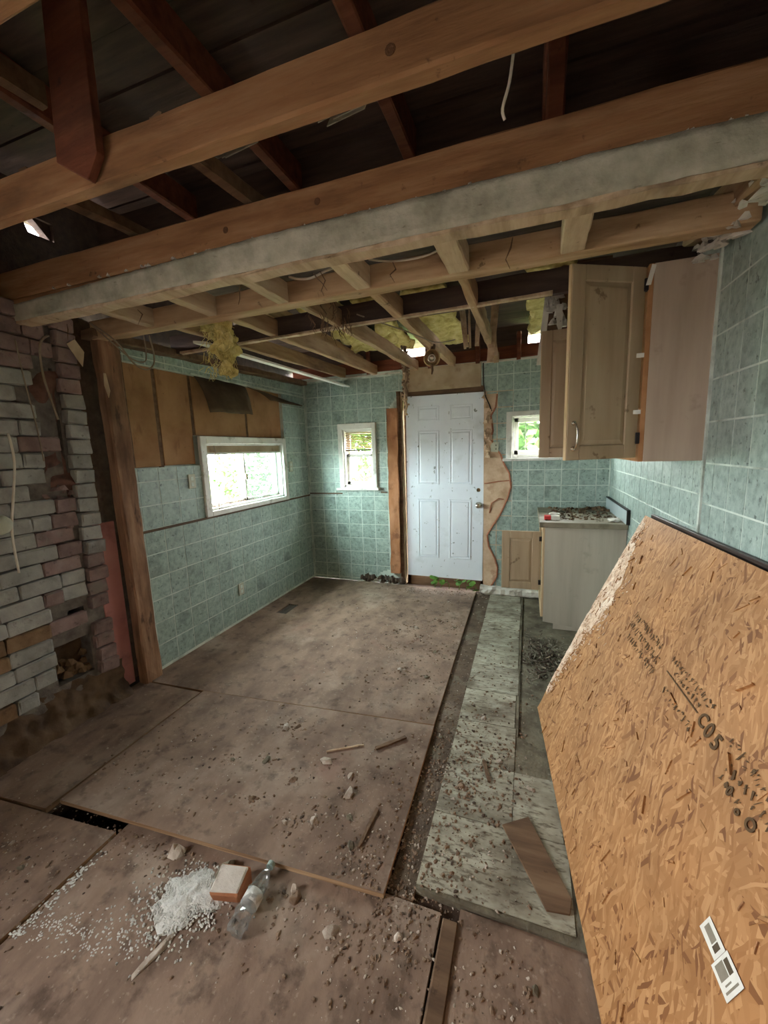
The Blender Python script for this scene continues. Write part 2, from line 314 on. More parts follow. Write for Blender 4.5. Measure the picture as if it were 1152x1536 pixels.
def tiles(parent, plane, w0, u0, u1, v0, v1, su, sv, uo, vo, holes=(), polys=(), th=.0018, gap=.0036):
    sg = {'Y': -1, 'L': 1, 'R': -1}[plane]
    def P(u, v, d): return (u, w0+sg*d, v) if plane == 'Y' else (w0+sg*d, u, v)
    full = None
    i0 = math.floor((u0-uo)/su); j0 = math.floor((v0-vo)/sv)
    for i in range(i0, int((u1-uo)/su)+2):
        for j in range(j0, int((v1-vo)/sv)+2):
            a, b_ = max(uo+i*su, u0)+gap, min(uo+(i+1)*su, u1)-gap; c, d = max(vo+j*sv, v0)+gap, min(vo+(j+1)*sv, v1)-gap
            if b_-a < .01 or d-c < .01: continue
            hit = any(h[0] < b_ and h[1] > a and h[2] < d and h[3] > c for h in holes) or any(min(p[0] for p in Q) < b_ and max(p[0] for p in Q) > a and min(p[1] for p in Q) < d and max(p[1] for p in Q) > c for Q in polys)
            whole = abs(b_-a-(su-2*gap)) < 1e-4 and abs(d-c-(sv-2*gap)) < 1e-4
            if not hit and whole and full is not None:
                q = P((a+b_)/2, c, th/2); o = dup(full, q, parent); continue
            mb = MB()
            if not hit:
                mb.prism([P(a, c, 0), P(b_, c, 0), P(b_, d, 0), P(a, d, 0)], Vector(P(0, 0, th))-Vector(P(0, 0, 0)))
            else:
                n = 9; du = (b_-a)/n; dv = (d-c)/n
                keep = [[not any(h[0] < a+(x+.5)*du < h[1] and h[2] < c+(y+.5)*dv < h[3] for h in holes) and not any(inpoly(a+(x+.5)*du, c+(y+.5)*dv, Q) for Q in polys) for y in range(n)] for x in range(n)]
                dd = Vector(P(0, 0, th))-Vector(P(0, 0, 0)); y = 0
                while y < n:        # merge runs into strips
                    x = 0
                    while x < n:
                        if keep[x][y]:
                            e = x
                            while e < n and keep[e][y]: e += 1
                            mb.prism([P(a+x*du, c+y*dv, 0), P(a+e*du, c+y*dv, 0), P(a+e*du, c+(y+1)*dv, 0), P(a+x*du, c+(y+1)*dv, 0)], dd); x = e
                        else: x += 1
                    y += 1
                if not mb.v: continue
            o = mb.build('tile', 'tile', parent, bevel=.0006 if (whole and not hit) else 0)
            if whole and not hit: full = o

# ------------------------------------------------------------------ room shell
LX, RX, FY, TOP = -2.43, .715, 4.2, 2.29
WIN_L = (2.60, 3.68, 1.05, 1.60)          # clear openings (u0,u1,z0,z1)
WIN_1 = (-1.965, -1.605, 1.10, 1.74)
WIN_2 = (-.15, .40, 1.40, 1.78)
DOOR = (-1.30, -.40, 0, 2.10)
# floor base and the dark crawl space below
mb = MB()
for r in rect_minus(-2.7, .9, -1.8, 4.3, [(-1.93, -1.5, .93, 1.12), (-2.225, -2.115, 3.08, 3.31)]): mb.box(r[0], r[1], r[2], r[3], -.06, -.02)
struct(mb.build('floor', 'dirt_dark'), 'dirty brown subfloor under loose plywood sheets')
mb = MB(); mb.box(-2.1, -1.3, .8, 1.3, -.5, -.45); mb.box(-2.1, -2.05, .8, 1.3, -.45, -.06); mb.box(-1.35, -1.3, .8, 1.3, -.45, -.06); mb.box(-2.05, -1.35, .8, .85, -.45, -.06); mb.box(-2.05, -1.35, 1.25, 1.3, -.45, -.06); struct(mb.build('floor_crawl_space', 'dirt_dark'))
# far wall
mb = MB()
for r in rect_minus(-2.75, 1.0, 0, 2.32, [WIN_1, WIN_2, DOOR]): mb.box(r[0], r[1], FY, FY+.12, r[2], r[3])
wf = struct(mb.build('wall_far', 'grout'), 'blue-green tiled wall with the white door')
TEAR = [(-.43, 2.02), (-.287, 2.0), (-.30, 1.88), (-.345, 1.80), (-.325, 1.66), (-.345, 1.58), (-.30, 1.48), (-.25, 1.42), (-.22, 1.33), (-.165, 1.23), (-.148, 1.10), (-.18, .98), (-.243, .83), (-.33, .68), (-.375, .60), (-.36, .48), (-.30, .36), (-.27, .26), (-.275, .16), (-.33, .06), (-.43, .0)]
TEARL = [(-1.26, 0), (-1.455, .02), (-1.44, .5), (-1.435, 1.2), (-1.43, 1.92), (-1.38, 1.97), (-1.34, 2.03), (-1.25, 2.12)]
TEARB = [(-1.80, .02), (-1.78, .08), (-1.70, .10), (-1.62, .07), (-1.55, .12), (-1.45, .16), (-1.40, .0), (-1.8, 0)]
HEAD = (-1.245, -.44, 2.055, 2.32)
far_holes = [(-2.01, -1.56, 1.06, 1.80), (-.20, .45, 1.37, 1.825), (-1.27, -.42, 0, 2.1), HEAD]
tiles(wf, 'Y', FY, -2.43, -1.24, 0, 2.285, .16, .16, -2.41, .03, far_holes, [TEARL, TEARB])
tiles(wf, 'Y', FY, -.46, .715, .02, 2.30, .149, .153, .006, .038, far_holes, [TEAR])
# left wall
wl_holes = [WIN_L]
mb = MB()
for r in rect_minus(1.94, 4.3, 0, 1.43, [WIN_L]): mb.box(LX-.13, LX, r[0], r[1], r[2], r[3])
for r in rect_minus(1.94, 4.3, 1.43, 2.26, [WIN_L, (1.94, 3.74, 1.43, 2.11)]): mb.box(LX-.13, LX, r[0], r[1], r[2], r[3])
for r in rect_minus(1.94, 3.74, 1.43, 2.11, [WIN_L]): mb.box(LX-.13, LX-.05, r[0], r[1], r[2], r[3])
wl = struct(mb.build('wall_left', 'grout'), 'blue-green tiled wall with a sliding window')
lh = [(2.55, 3.73, 1.01, 1.65), (1.9, 3.74, 1.43, 2.11)]
tiles(wl, 'L', LX, 1.955, 4.2, .02, 1.0, .16, .163, 1.98, .022, lh)
tiles(wl, 'L', LX, 1.955, 4.2, 1.012, 2.25, .16, .163, 1.98, 1.012, lh)
# right wall
mb = MB(); mb.box(RX, RX+.12, -1.8, 4.32, 0, 2.32)
wr = struct(mb.build('wall_right', 'grout'), 'blue-green tiled wall behind the cabinets')
tiles(wr, 'R', RX, .9, 2.092, .70, 2.26, .135, .171, 2.0, .716)
tiles(wr, 'R', RX, 2.108, 4.19, .70, 1.43, .152, .153, 4.19, .956)
# brick wall
mb = MB(); BH = [(1.36, 1.56, .24, .47), (1.40, 1.50, .775, .835), (1.46, 1.55, .59, .65), (1.555, 1.575, 1.25, 2.0)]
NW = (-.98, -.12, 1.0, 1.9)  # opening for the added, unseen window
for r in rect_minus(-1.8, 1.70, 0, 2.3, BH+[NW]): mb.box(-2.60, -2.462, r[0], r[1], r[2], r[3])
for r in rect_minus(-1.8, 1.70, 0, 2.3, [NW]): mb.box(-2.72, -2.60, r[0], r[1], r[2], r[3])
wb = struct(mb.build('wall_brick', 'mortar'), 'painted crumbling brick wall with missing bricks')
rg = random.Random(3)
def brick_mesh(k, ln, hh, m):
    b = MB(); r_ = random.Random(k)
    b.box(-.045, .0, -ln/2, ln/2, 0, hh)
    o = b.build('brick', m, wb, bevel=.006)
    for v in o.data.vertices: v.co += Vector((r_.uniform(-.004, .004), r_.uniform(-.004, .004), r_.uniform(-.003, .003)))
    return o
protos = {}
def brick(y, z, ln, hh, m, dx=0, rx=0):
    key = (round(ln, 2), m, rg.randint(0, 2))
    loc = (-2.445+dx, y, z)
    if key not in protos:
        o = brick_mesh(hash(key[0]*100) % 97+key[2], ln, hh, m); protos[key] = o
        o.parent = None; place(o, (-2.445+dx, y, z), wb)
    else: o = dup(protos[key], loc, wb)
    o.rotation_euler = (rx, rg.uniform(-.02, .02), rg.uniform(-.03, .03))
CH = .0865
for c in range(25):
    z = .215+c*CH*.965; off = (c % 2)*.1+rg.uniform(-.015, .015); y = .55+off
    while y < 1.56:
        ln = rg.choice([.2, .2, .2, .1]); y1 = min(y+ln, 1.575); ce = (y+y1)/2
        if y1-y > .04:
            hole = (z < .50 and ce > 1.33+(z-.2)*.25 and ce < 1.56) or (abs(z-.80) < .05 and 1.38 < ce < 1.50) or (z > 1.25 and z < 2.0 and 1.44 < ce) or (abs(z-.62) < .04 and 1.45 < ce < 1.55)
            if not hole:
                m = 'brick_grey'
                if z > 1.9 and ce > 1.3: m = 'brick_red'
                elif ce > 1.42 and z > .85: m = 'brick_red'
                elif z < .62 and ce < 1.25: m = 'brick_brown' if rg.random() < .5 else 'brick_grey'
                elif rg.random() < .08: m = 'brick_red'
                brick(ce, z, y1-y-.006, CH-.009, m, rg.uniform(-.004, .004)-(.01 if ce > 1.4 and rg.random() < .4 else 0), rg.uniform(-.02, .02))
        y = y1
for c in range(25):        # end column of header bricks
    z = .20+c*CH*.965
    dx = .014 if z > .95 else .0
    m = 'brick_red' if (z < .95 or z > 1.85) else 'brick_grey'
    if not (.50 < z < .58): brick(1.635+rg.uniform(-.008, .006), z, .112, CH-.010, m, dx+rg.uniform(-.008, .008), rg.uniform(-.05, .05)-.04)
def lump(name, m, fn, nu, nv, parent=None, label=None, cat=None, kind=None, amp=.02, freq=9, seed=0, double=0):
    vs = []; fs = []
    for i in range(nu+1):
        for j in range(nv+1):
            p = Vector(fn(i/nu, j/nv)); d = noise.noise_vector(p*freq+Vector((seed, seed*2, 0)))*amp
            vs.append(p+d)
    for i in range(nu):
        for j in range(nv): fs.append((i*(nv+1)+j, (i+1)*(nv+1)+j, (i+1)*(nv+1)+j+1, i*(nv+1)+j+1))
    b = MB(); b.add(vs, fs); o = b.build(name, m, parent, recalc=True, smooth=True)
    if double:
        md = o.modifiers.new('thick', 'SOLIDIFY'); md.thickness = double
    return tag(o, label, cat, kind=kind)
lump('mortar_mass', 'mortar_red', lambda u, v: (-2.475+.02*math.sin(v*9), 1.43+u*.16, 1.27+v*.72), 12, 40, wb, amp=.045, freq=12)
lump('mortar_mass', 'ledge_dirt', lambda u, v: (-2.56, 1.35+u*.22, .22+v*.26), 14, 18, wb, amp=.04, freq=12, seed=4)
b = MB(); r_ = random.Random(12)
for k in range(26):
    yy = r_.uniform(1.40, 1.58); zz = r_.uniform(1.0, 1.35); b.chunk((-2.45+r_.uniform(-.03, .02), yy, zz), .03, .025, .03, r_)
b.build('broken_brick', 'brick_red', wb)
b = MB()
for k in range(16): b.chunk((-2.53+r_.uniform(-.03, .03), r_.uniform(1.36, 1.56), r_.uniform(.22, .34)), .035, .03, .035, r_)
b.build('broken_brick', 'brick_brown', wb)
for pts, l_ in [([(-2.39, 1.62, 2.13), (-2.38, 1.66, 2.16), (-2.375, 1.70, 2.10), (-2.38, 1.685, 2.02), (-2.385, 1.66, 2.06)], 'pale torn paper scrap at the top of the brick column'), ([(-2.365, 1.79, 2.0), (-2.36, 1.80, 2.0), (-2.355, 1.81, 1.9), (-2.36, 1.80, 1.86), (-2.365, 1.785, 1.93)], 'narrow pale scrap hanging beside the wooden post top')]:
    b = MB(); b.prism(pts, (.004, 0, 0)); tag(b.build('wall_scrap', 'drywall_tan'), l_, 'scrap')
# rotted ledge under the bricks
lump('wall_ledge', 'ledge_dirt', lambda u, v: (-2.462+.11*v*v, .35+u*1.36, .245*(1-v)-.02), 70, 16, None, 'rotted earthen footing under the painted bricks', amp=.03, freq=16, kind='structure')
# recess between bricks and post
mb = MB(); mb.box(-2.75, -2.565, 1.60, 1.99, -.06, 2.34); struct(mb.build('wall_recess', 'old_timber'))
mb = MB(); mb.box(-2.475, -2.455, 1.665, 1.80, .02, 1.115); tag(mb.build('plaster_strip', 'pink_plaster', bevel=.002), 'pink plaster strip between the bricks and the wooden post', 'plaster strip')
# near and behind-camera walls
mb = MB(); mb.box(-2.72, .9, -1.9, -1.78, 0, 3.1)
struct(mb.build('wall_near', 'drywall_tan'))
# attic walls, roof deck
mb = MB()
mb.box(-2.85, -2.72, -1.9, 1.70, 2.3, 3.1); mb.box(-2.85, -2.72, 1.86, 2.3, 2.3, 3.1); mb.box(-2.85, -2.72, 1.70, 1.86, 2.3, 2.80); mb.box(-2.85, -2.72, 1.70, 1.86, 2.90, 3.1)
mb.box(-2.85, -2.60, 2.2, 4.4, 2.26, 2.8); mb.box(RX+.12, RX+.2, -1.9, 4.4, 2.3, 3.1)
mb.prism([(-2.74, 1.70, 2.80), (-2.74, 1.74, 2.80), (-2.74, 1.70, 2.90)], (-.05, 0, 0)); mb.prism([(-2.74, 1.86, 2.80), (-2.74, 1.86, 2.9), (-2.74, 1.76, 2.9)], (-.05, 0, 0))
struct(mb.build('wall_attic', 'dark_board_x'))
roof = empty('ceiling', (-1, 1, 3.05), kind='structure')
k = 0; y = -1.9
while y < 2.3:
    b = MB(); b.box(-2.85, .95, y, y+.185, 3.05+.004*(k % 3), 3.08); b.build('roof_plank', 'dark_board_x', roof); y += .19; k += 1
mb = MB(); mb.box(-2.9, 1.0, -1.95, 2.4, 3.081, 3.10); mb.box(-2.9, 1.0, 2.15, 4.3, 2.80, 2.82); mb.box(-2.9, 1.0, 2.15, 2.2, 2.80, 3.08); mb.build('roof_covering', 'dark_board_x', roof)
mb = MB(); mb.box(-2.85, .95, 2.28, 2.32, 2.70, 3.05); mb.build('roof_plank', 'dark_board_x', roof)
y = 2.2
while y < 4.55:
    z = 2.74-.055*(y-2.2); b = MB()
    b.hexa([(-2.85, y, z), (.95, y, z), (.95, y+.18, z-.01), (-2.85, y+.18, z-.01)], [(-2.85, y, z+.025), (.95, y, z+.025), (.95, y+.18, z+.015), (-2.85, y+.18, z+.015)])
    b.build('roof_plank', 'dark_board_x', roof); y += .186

# ------------------------------------------------------------------ windows
def pane(name, m, parent, box): b = MB(); b.box(*box); return b.build(name, m, parent)
# window_1: sliding window in the left wall (u = Y)
w1 = empty('window_1', (LX, 3.14, 1.01), 'wide white sliding window in the left tiled wall', kind='structure')
y0, y1, z0, z1 = WIN_L
b = MB()
for (a, c, d, e) in [(2.54, 2.605, 1.01, 1.655), (3.675, 3.735, 1.01, 1.655), (2.605, 3.675, 1.595, 1.655), (2.605, 3.675, 1.01, 1.052)]: b.box(LX-.01, LX+.022, a, c, d, e)
b.build('casing', 'white_paint', w1, bevel=.004)
b = MB()
for (a, c, d, e) in [(y0, y0+.02, z0, z1), (y1-.02, y1, z0, z1), (y0, y1, z1-.02, z1), (y0, y1, z0, z0+.02)]: b.box(LX-.13, LX-.005, a, c, d, e)
b.build('jamb', 'white_paint', w1)
def sash(parent, x, ya, yb, za, zb, gm):
    b = MB(); t = .028
    for (a, c, d, e) in [(ya, ya+t, za, zb), (yb-t, yb, za, zb), (ya, yb, zb-t, zb), (ya, yb, za, za+t)]: b.box(x-.012, x+.012, a, c, d, e)
    s = b.build('sash', 'white_paint', parent, bevel=.002); pane('pane', gm, s, (x-.002, x+.002, ya+t, yb-t, za+t, zb-t)); return s
sash(w1, LX-.10, y0+.02, 3.17, z0+.02, z1-.02, 'glass_clear'); s2 = sash(w1, LX-.07, 3.13, y1-.02, z0+.02, z1-.02, 'glass_dusty')
b = MB(); b.box(LX-.056, LX-.045, 3.135, 3.16, 1.27, 1.32); b.build('latch', 'cable_grey', s2)
b = MB()
for k in range(7): b.box(LX-.05, LX-.012, y0+.025, y1-.025, 1.5245+k*.0078, 1.5307+k*.0078)
b.box(LX-.040, LX-.022, y0+.03, y1-.03, 1.524, 1.58); bl = b.build('window_blind', 'drywall_tan'); tag(bl, 'beige slat blind pulled up at the top of the wide sliding window', 'blind')
for k in range(2):
    b = MB(); b.box(LX-.055, LX-.008, y0+.022, y1-.022, (1.507, 1.58)[k], (1.524, 1.60)[k]); b.build(('bottom_rail', 'head_rail')[k], 'white_paint', bl, bevel=.002)
b = MB(); b.tube([(LX-.004, 2.71+.01*math.sin(k*1.3), 1.58-k*.055) for k in range(11)], .0035, 5); b.build('pull_cord', 'cable_grey', bl)
b = MB(); r_ = random.Random(5)
for k in range(60): b.chunk((LX-.06+r_.uniform(-.03, .03), r_.uniform(2.62, 3.64), z0+.02), .012, .012, .008, r_)
tag(b.build('sill_debris', 'brown_chunk'), 'crumbs of debris on the sill of the sliding window', 'debris', kind='stuff')
# window_2: small double-hung
w2 = empty('window_2', (-1.785, FY, 1.05), 'small double-hung window left of the white door', kind='structure')
b = MB(); u0, u1, z0, z1 = WIN_1
for (a, c, d, e) in [(-2.015, u0+.003, 1.07, 1.80), (u1-.003, -1.562, 1.07, 1.80), (u0, u1, z1-.003, 1.80)]: b.box(a, c, FY-.03, FY+.01, d, e)
b.build('casing', 'white_paint', w2, bevel=.004)
b = MB(); b.box(-2.05, -1.535, FY-.06, FY+.02, 1.062, 1.092); b.build('sill', 'white_paint', w2, bevel=.004)
b = MB()
for (a, c, d, e) in [(u0, u0+.015, z0, z1), (u1-.015, u1, z0, z1), (u0, u1, z1-.015, z1), (u0, u1, z0, z0+.02)]: b.box(a, c, FY-.005, FY+.12, d, e)
b.build('jamb', 'white_paint', w2)
def sash_y(parent, y, ua, ub, za, zb, gm, t=.035, mull=()):
    b = MB()
    for (a, c, d, e) in [(ua, ua+t, za, zb), (ub-t, ub, za, zb), (ua, ub, zb-t, zb), (ua, ub, za, za+t)]: b.box(a, c, y-.014, y+.014, d, e)
    s = b.build('sash', 'white_paint', parent, bevel=.002); pane('pane', gm, s, (ua+t, ub-t, y-.002, y+.002, za+t, zb-t))
    for (a, c, d, e) in mull: bb = MB(); bb.box(a, c, y-.006, y+.006, d, e); bb.build('muntin', 'white_paint', s)
    return s
sash_y(w2, FY+.095, u0+.015, u1-.015, 1.43, z1-.015, 'glass_clear'); sash_y(w2, FY+.065, u0+.015, u1-.015, z0+.02, 1.465, 'glass_clear')
b = MB()
for k in range(11):
    zz = 1.71-k*.0185; b.hexa([(u0+.02, FY+.022, zz), (u1-.02, FY+.022, zz), (u1-.02, FY+.032, zz+.010), (u0+.02, FY+.032, zz+.010)], [(u0+.02, FY+.022, zz+.0015), (u1-.02, FY+.022, zz+.0015), (u1-.02, FY+.032, zz+.0115), (u0+.02, FY+.032, zz+.0115)])
bl = b.build('window_blind', 'fibreboard'); tag(bl, 'yellowed slat blind half raised in the small double-hung window', 'blind')
b = MB(); b.box(u0+.018, u1-.018, FY+.018, FY+.042, 1.712, 1.735); b.build('head_rail', 'white_paint', bl)
b = MB(); b.box(u0+.018, u1-.018, FY+.02, FY+.042, 1.50, 1.515); b.build('bottom_rail', 'dark_chunk', bl)
# window_3: right of the door
w3 = empty('window_3', (.12, FY, 1.37), 'low white window right of the door, partly behind the cabinet door', kind='structure')
b = MB(); u0, u1, z0, z1 = WIN_2
for (a, c, d, e) in [(-.205, u0+.003, 1.375, 1.825), (u1-.003, .455, 1.375, 1.825), (u0, u1, z1-.003, 1.825)]: b.box(a, c, FY-.025, FY+.01, d, e)
b.build('casing', 'white_paint', w3, bevel=.004)
b = MB(); b.box(-.235, .50, FY-.07, FY+.02, 1.352, 1.38); b.build('sill', 'white_paint', w3, bevel=.004)
b = MB()
for (a, c, d, e) in [(u0, u0+.015, z0, z1), (u1-.015, u1, z0, z1), (u0, u1, z1-.015, z1), (u0, u1, z0-.02, z0+.012)]: b.box(a, c, FY-.005, FY+.12, d, e)
b.build('jamb', 'white_paint', w3)
sash_y(w3, FY+.08, u0+.015, u1-.015, z0+.012, z1-.015, 'glass_clear', .04, [(-.03, -.022, z0+.05, z1-.05), (u0+.05, u1-.05, 1.70, 1.708)])
# unseen side window behind the camera, added to light beams and OSB
w4 = empty('window_added', (-2.6, -.55, 1.0), 'unseen window added in the brick wall behind the viewer', kind='structure')
b = MB()
for (a, c, d, e) in [(NW[0], NW[0]+.05, NW[2], NW[3]), (NW[1]-.05, NW[1], NW[2], NW[3]), (NW[0], NW[1], NW[3]-.05, NW[3]), (NW[0], NW[1], NW[2], NW[2]+.05), (NW[0], NW[1], 1.43, 1.47)]: b.box(-2.62, -2.55, a, c, d, e)
b.build('frame', 'white_paint', w4)

# ------------------------------------------------------------------ white panel door
d1 = empty('door_1', (-.84, FY+.02, .1), 'white six-panel door hanging slightly crooked', kind='structure')
DW, DH = .815, 1.94
def dbox(mbx, x0, x1, y0, y1, z0, z1): mbx.box(x0-.84, x1-.84, y0+FY+.02, y1+FY+.02, z0+.1, z1+.1)
b = MB(); BU, BV, BH_ = .355, .965, .0205
for r in rect_minus(-DW/2, DW/2, 0, DH, [(BU-BH_, BU+BH_, BV-BH_, BV+BH_)]): dbox(b, r[0], r[1], 0, .04, r[2], r[3])
b.build('slab', 'door_paint', d1)
b = MB(); dbox(b, BU-.03, BU+.03, .0405, .046, BV-.03, BV+.03); b.build('outer_plate', 'brass_dull', d1)
for cx_ in (-.17, .17):
    for (za, zb) in [(.22, .86), (1.02, 1.58), (1.68, 1.83)]:
        hw = .115; b = MB()
        for (a, c, d, e) in [(-hw, -hw+.016, za, zb), (hw-.016, hw, za, zb), (-hw+.016, hw-.016, zb-.016, zb), (-hw+.016, hw-.016, za, za+.016)]: dbox(b, cx_+a, cx_+c, -.005, .002, d, e)
        pn = b.build('panel_moulding', 'door_paint', d1, bevel=.002)
        b = MB(); x0, x1 = cx_-hw+.034, cx_+hw-.034; o = (-.84, FY+.02, .1)
        bot = [(cx_-hw+.018-.84, FY+.021, za+.118), (cx_+hw-.018-.84, FY+.021, za+.118), (cx_+hw-.018-.84, FY+.021, zb+.082), (cx_-hw+.018-.84, FY+.021, zb+.082)]
        top = [(x0-.84, FY+.0155, za+.134), (x1-.84, FY+.0155, za+.134), (x1-.84, FY+.0155, zb+.066), (x0-.84, FY+.0155, zb+.066)]
        b.hexa(bot, top); b.build('raised_panel', 'door_paint', pn)
b = MB(); n_ = 24; vs = []; fs = []
for (rr, yy) in [(.030, .0), (.030, -.001), (.0205, -.001), (.0205, .002)]:
    for k in range(n_): vs.append((-.84+BU+rr*math.cos(2*math.pi*k/n_), FY+.02+yy, .1+BV+rr*math.sin(2*math.pi*k/n_)))
for q in range(3):
    for k in range(n_): fs.append((q*n_+k, q*n_+(k+1) % n_, (q+1)*n_+(k+1) % n_, (q+1)*n_+k))
b.add(vs, fs); tag(b.build('lock_bore', 'door_paint', d1), 'rim of the empty deadbolt bore')
b = MB(); b.lathe((-.84+.36, FY+.02, .1+.81), (0, -1, 0), [(.033, 0), (.033, .006), (.014, .012), (.012, .03), (.024, .042), (.028, .055), (.022, .066), (.008, .07)], 20); tag(b.build('door_knob', 'chrome', d1, smooth=True), 'round chrome knob')
d1.rotation_euler = (0, .012, 0)
b = MB(); b.box(-1.295, -1.225, FY+.07, FY+.125, .0, 2.09); b.box(-.455, -.398, FY+.07, FY+.125, 0, 2.09); b.box(-1.225, -.455, FY+.07, FY+.125, 1.99, 2.09); struct(b.build('trim_13', 'old_timber'))
# jambs, header, sill, torn plaster
b = MB(); b.box(-1.29, -1.262, FY-.005, FY+.13, .0, 2.09); struct(b.build('trim_1', 'drywall_tan', bevel=.003))
b = MB(); b.box(-.42, -.398, FY+.02, FY+.13, .0, 2.09); struct(b.build('trim_2', 'old_timber', bevel=.003))
b = MB(); b.box(-1.30, -.40, FY+.002, FY+.13, 2.045, 2.095); struct(b.build('trim_3', 'old_timber', bevel=.003))
b = MB(); b.box(-1.245, -.445, FY-.014, FY-.001, 2.085, 2.315); tag(b.build('header_board', 'drywall_tan', bevel=.002), 'tan wallboard strip above the white door', 'wallboard')
b = MB(); b.timber((-1.372, FY-.028, .13), (-1.362, FY-.028, 1.93), .115, .04, .006, 16, upv=(0, 1, 0)); tag(b.build('door_stud', 'stud_rust'), 'rusty orange wooden stud left of the white door', 'stud')
b = MB(); b.timber((-1.300, FY-.002, .05), (-1.296, FY-.002, 2.10), .04, .03, .008, 18, upv=(0, 1, 0)); tag(b.build('splintered_jamb', 'old_timber'), 'dark splintered jamb beside the white door', 'jamb')
lump('plaster_tear', 'tear_paper', lambda u, v: (-.42+.275*u, FY-.0006, .0+v*2.03), 16, 60, wf, amp=.0006, freq=14)
b = MB(); q = [(x, z) for x, z in TEAR[1:-1]]
for (a, c) in zip(q, q[1:]):
    b.tube([(a[0]-.006, FY-.003, a[1]), (c[0]-.006, FY-.003, c[1])], .009, 5)
b.build('tear_edge', 'tear_rust', wf)
b = MB(); r_ = random.Random(9)
for k in range(34): b.chunk((r_.uniform(-.41, -.35), FY-.012, r_.uniform(1.35, 2.0)), .03, .012, .04, r_)
b.build('loose_plaster', 'tear_paper', wf)
b = MB(); b.tube([(-.41, FY-.008, 1.13), (-.28, FY-.008, 1.15), (-.17, FY-.008, 1.16)], .006, 4); b.tube([(-.36, FY-.008, .83), (-.34, FY-.008, .93), (-.27, FY-.008, .98), (-.22, FY-.008, .97)], .006, 4); b.build('glue_line', 'tear_rust', wf)
b = MB(); b.box(-1.30, -.40, FY+.07, FY+.3, -.05, .09); struct(b.build('trim_4', 'old_timber'))
b = MB(); r_ = random.Random(2)
for k in range(30): b.chunk((r_.uniform(-1.8, -1.28), FY-.03+r_.uniform(-.02, .02), .0+r_.uniform(0, .05)), .04, .025, .05, r_)
tag(b.build('rotted_plaster', 'dark_chunk'), 'rotted dark plaster at the wall foot beside the door stud', 'plaster', kind='stuff')
b = MB(); b.timber((-.44, FY-.09, .045), (.14, FY-.09, .04), .10, .075, .008, 14, .2); tag(b.build('door_sill_board', 'plaster_white'), 'chipped white sill board beside the door foot', 'sill board')
# rails, corner trims, wires
b = MB(); b.box(LX, LX+.012, 1.96, 4.2, .995, 1.012); struct(b.build('trim_5', 'flap_dark', bevel=.003))
b = MB(); b.box(-2.42, -2.0, FY-.012, FY, 1.015, 1.03); b.box(-1.53, -1.46, FY-.012, FY, 1.03, 1.045); struct(b.build('trim_6', 'flap_dark'))
b = MB(); b.box(LX, LX+.012, FY-.012, FY, 0, 2.25); struct(b.build('trim_7', 'grout'))
b = MB(); b.box(RX-.01, RX, FY-.01, FY, .9, 1.4); struct(b.build('trim_8', 'grout'))
b = MB(); b.box(RX-.009, RX+.002, 2.092, 2.108, .8, 2.26); struct(b.build('trim_9', 'grout'))
b = MB(); b.prism([(LX, 1.945, 0), (LX, 1.975, 0), (LX, 1.945, 1.08), (LX, 1.925, 1.08)], (.012, 0, 0)); struct(b.build('trim_10', 'white_paint'))
for (y, z, s) in [(2.43, 1.31, 'pale broken outlet plate beside the sliding window, above the rail'), (2.87, .30, 'pale outlet plate low on the left wall'), (3.82, 1.355, 'small pale switch plate between the sliding window and the corner')]:
    t = tag(empty('outlet_plate', (LX+.004, y, z-.05)), s, 'outlet plate'); b = MB(); b.box(LX+.004, LX+.012, y-.035, y+.035, z-.055, z+.055); b.build('plate', 'pale_outlet', t, bevel=.003)
    for k in (-.022, .022): b = MB(); b.box(LX+.0115, LX+.0135, y-.013, y+.013, z+k-.014, z+k+.014); b.build('socket', 'grout', t)
t = tag(empty('outlet_plate', (-.305, FY-.006, 1.45)), 'tilted pale outlet plate right of the white door', 'outlet plate'); b = MB(); b.prism([(-.35, FY-.006, 1.45), (-.28, FY-.006, 1.44), (-.272, FY-.006, 1.54), (-.33, FY-.006, 1.54), (-.352, FY-.006, 1.51)], (0, -.012, 0)); b.build('plate', 'pale_outlet', t)
for z in (1.468, 1.505): b = MB(); b.box(-.305, -.295, FY-.021, FY-.017, z, z+.01); b.build('socket', 'black_edge', t)

# ------------------------------------------------------------------ left wall stripped section
panels = [(1.945, 2.205, 1.435, 2.19), (2.235, 2.525, 1.44, 2.17), (2.555, 3.17, 1.66, 2.115), (3.2, 3.735, 1.66, 2.115)]
labs = ['tall brown fibreboard panel beside the wooden post', 'narrow brown fibreboard panel between tall panel and window', 'brown fibreboard panel above the window, behind the larger peeled flap', 'brown fibreboard panel above the window near the tiled strip']
for (a, c, d, e), l_ in zip(panels, labs):
    b = MB(); b.box(LX-.045, LX-.03, a, c, d, e); tag(b.build('fibreboard_panel', 'fibreboard', bevel=.003), l_, 'wall panel')
for (y, z0_, z1_, l_) in [(2.22, 1.43, 2.2, 'thin recessed stud between two tall fibreboard panels'), (2.54, 1.66, 2.13, 'thin recessed stud above the corner of the sliding window'), (3.185, 1.66, 2.1, 'thin recessed stud above the middle of the sliding window')]:
    b = MB(); b.timber((LX-.050, y, z0_), (LX-.050, y, z1_), .03, .036, .001, 6, upv=(0, 1, 0)); tag(b.build('stud', 'old_timber'), l_, 'stud')
b = MB(); b.timber((-2.40, 1.872, -.01), (-2.40, 1.852, 2.2), .075, .125, .004, 18, upv=(0, 1, 0)); tag(b.build('corner_post', 'post_wood'), 'rough brown wooden post between the brick wall and the tiles', 'post')
b = MB(); b.timber((-2.425, 1.952, 1.44), (-2.425, 1.942, 2.18), .03, .03, .002, 8, upv=(0, 1, 0)); tag(b.build('post_batten', 'old_timber'), 'dark batten behind the top of the wooden post', 'batten')
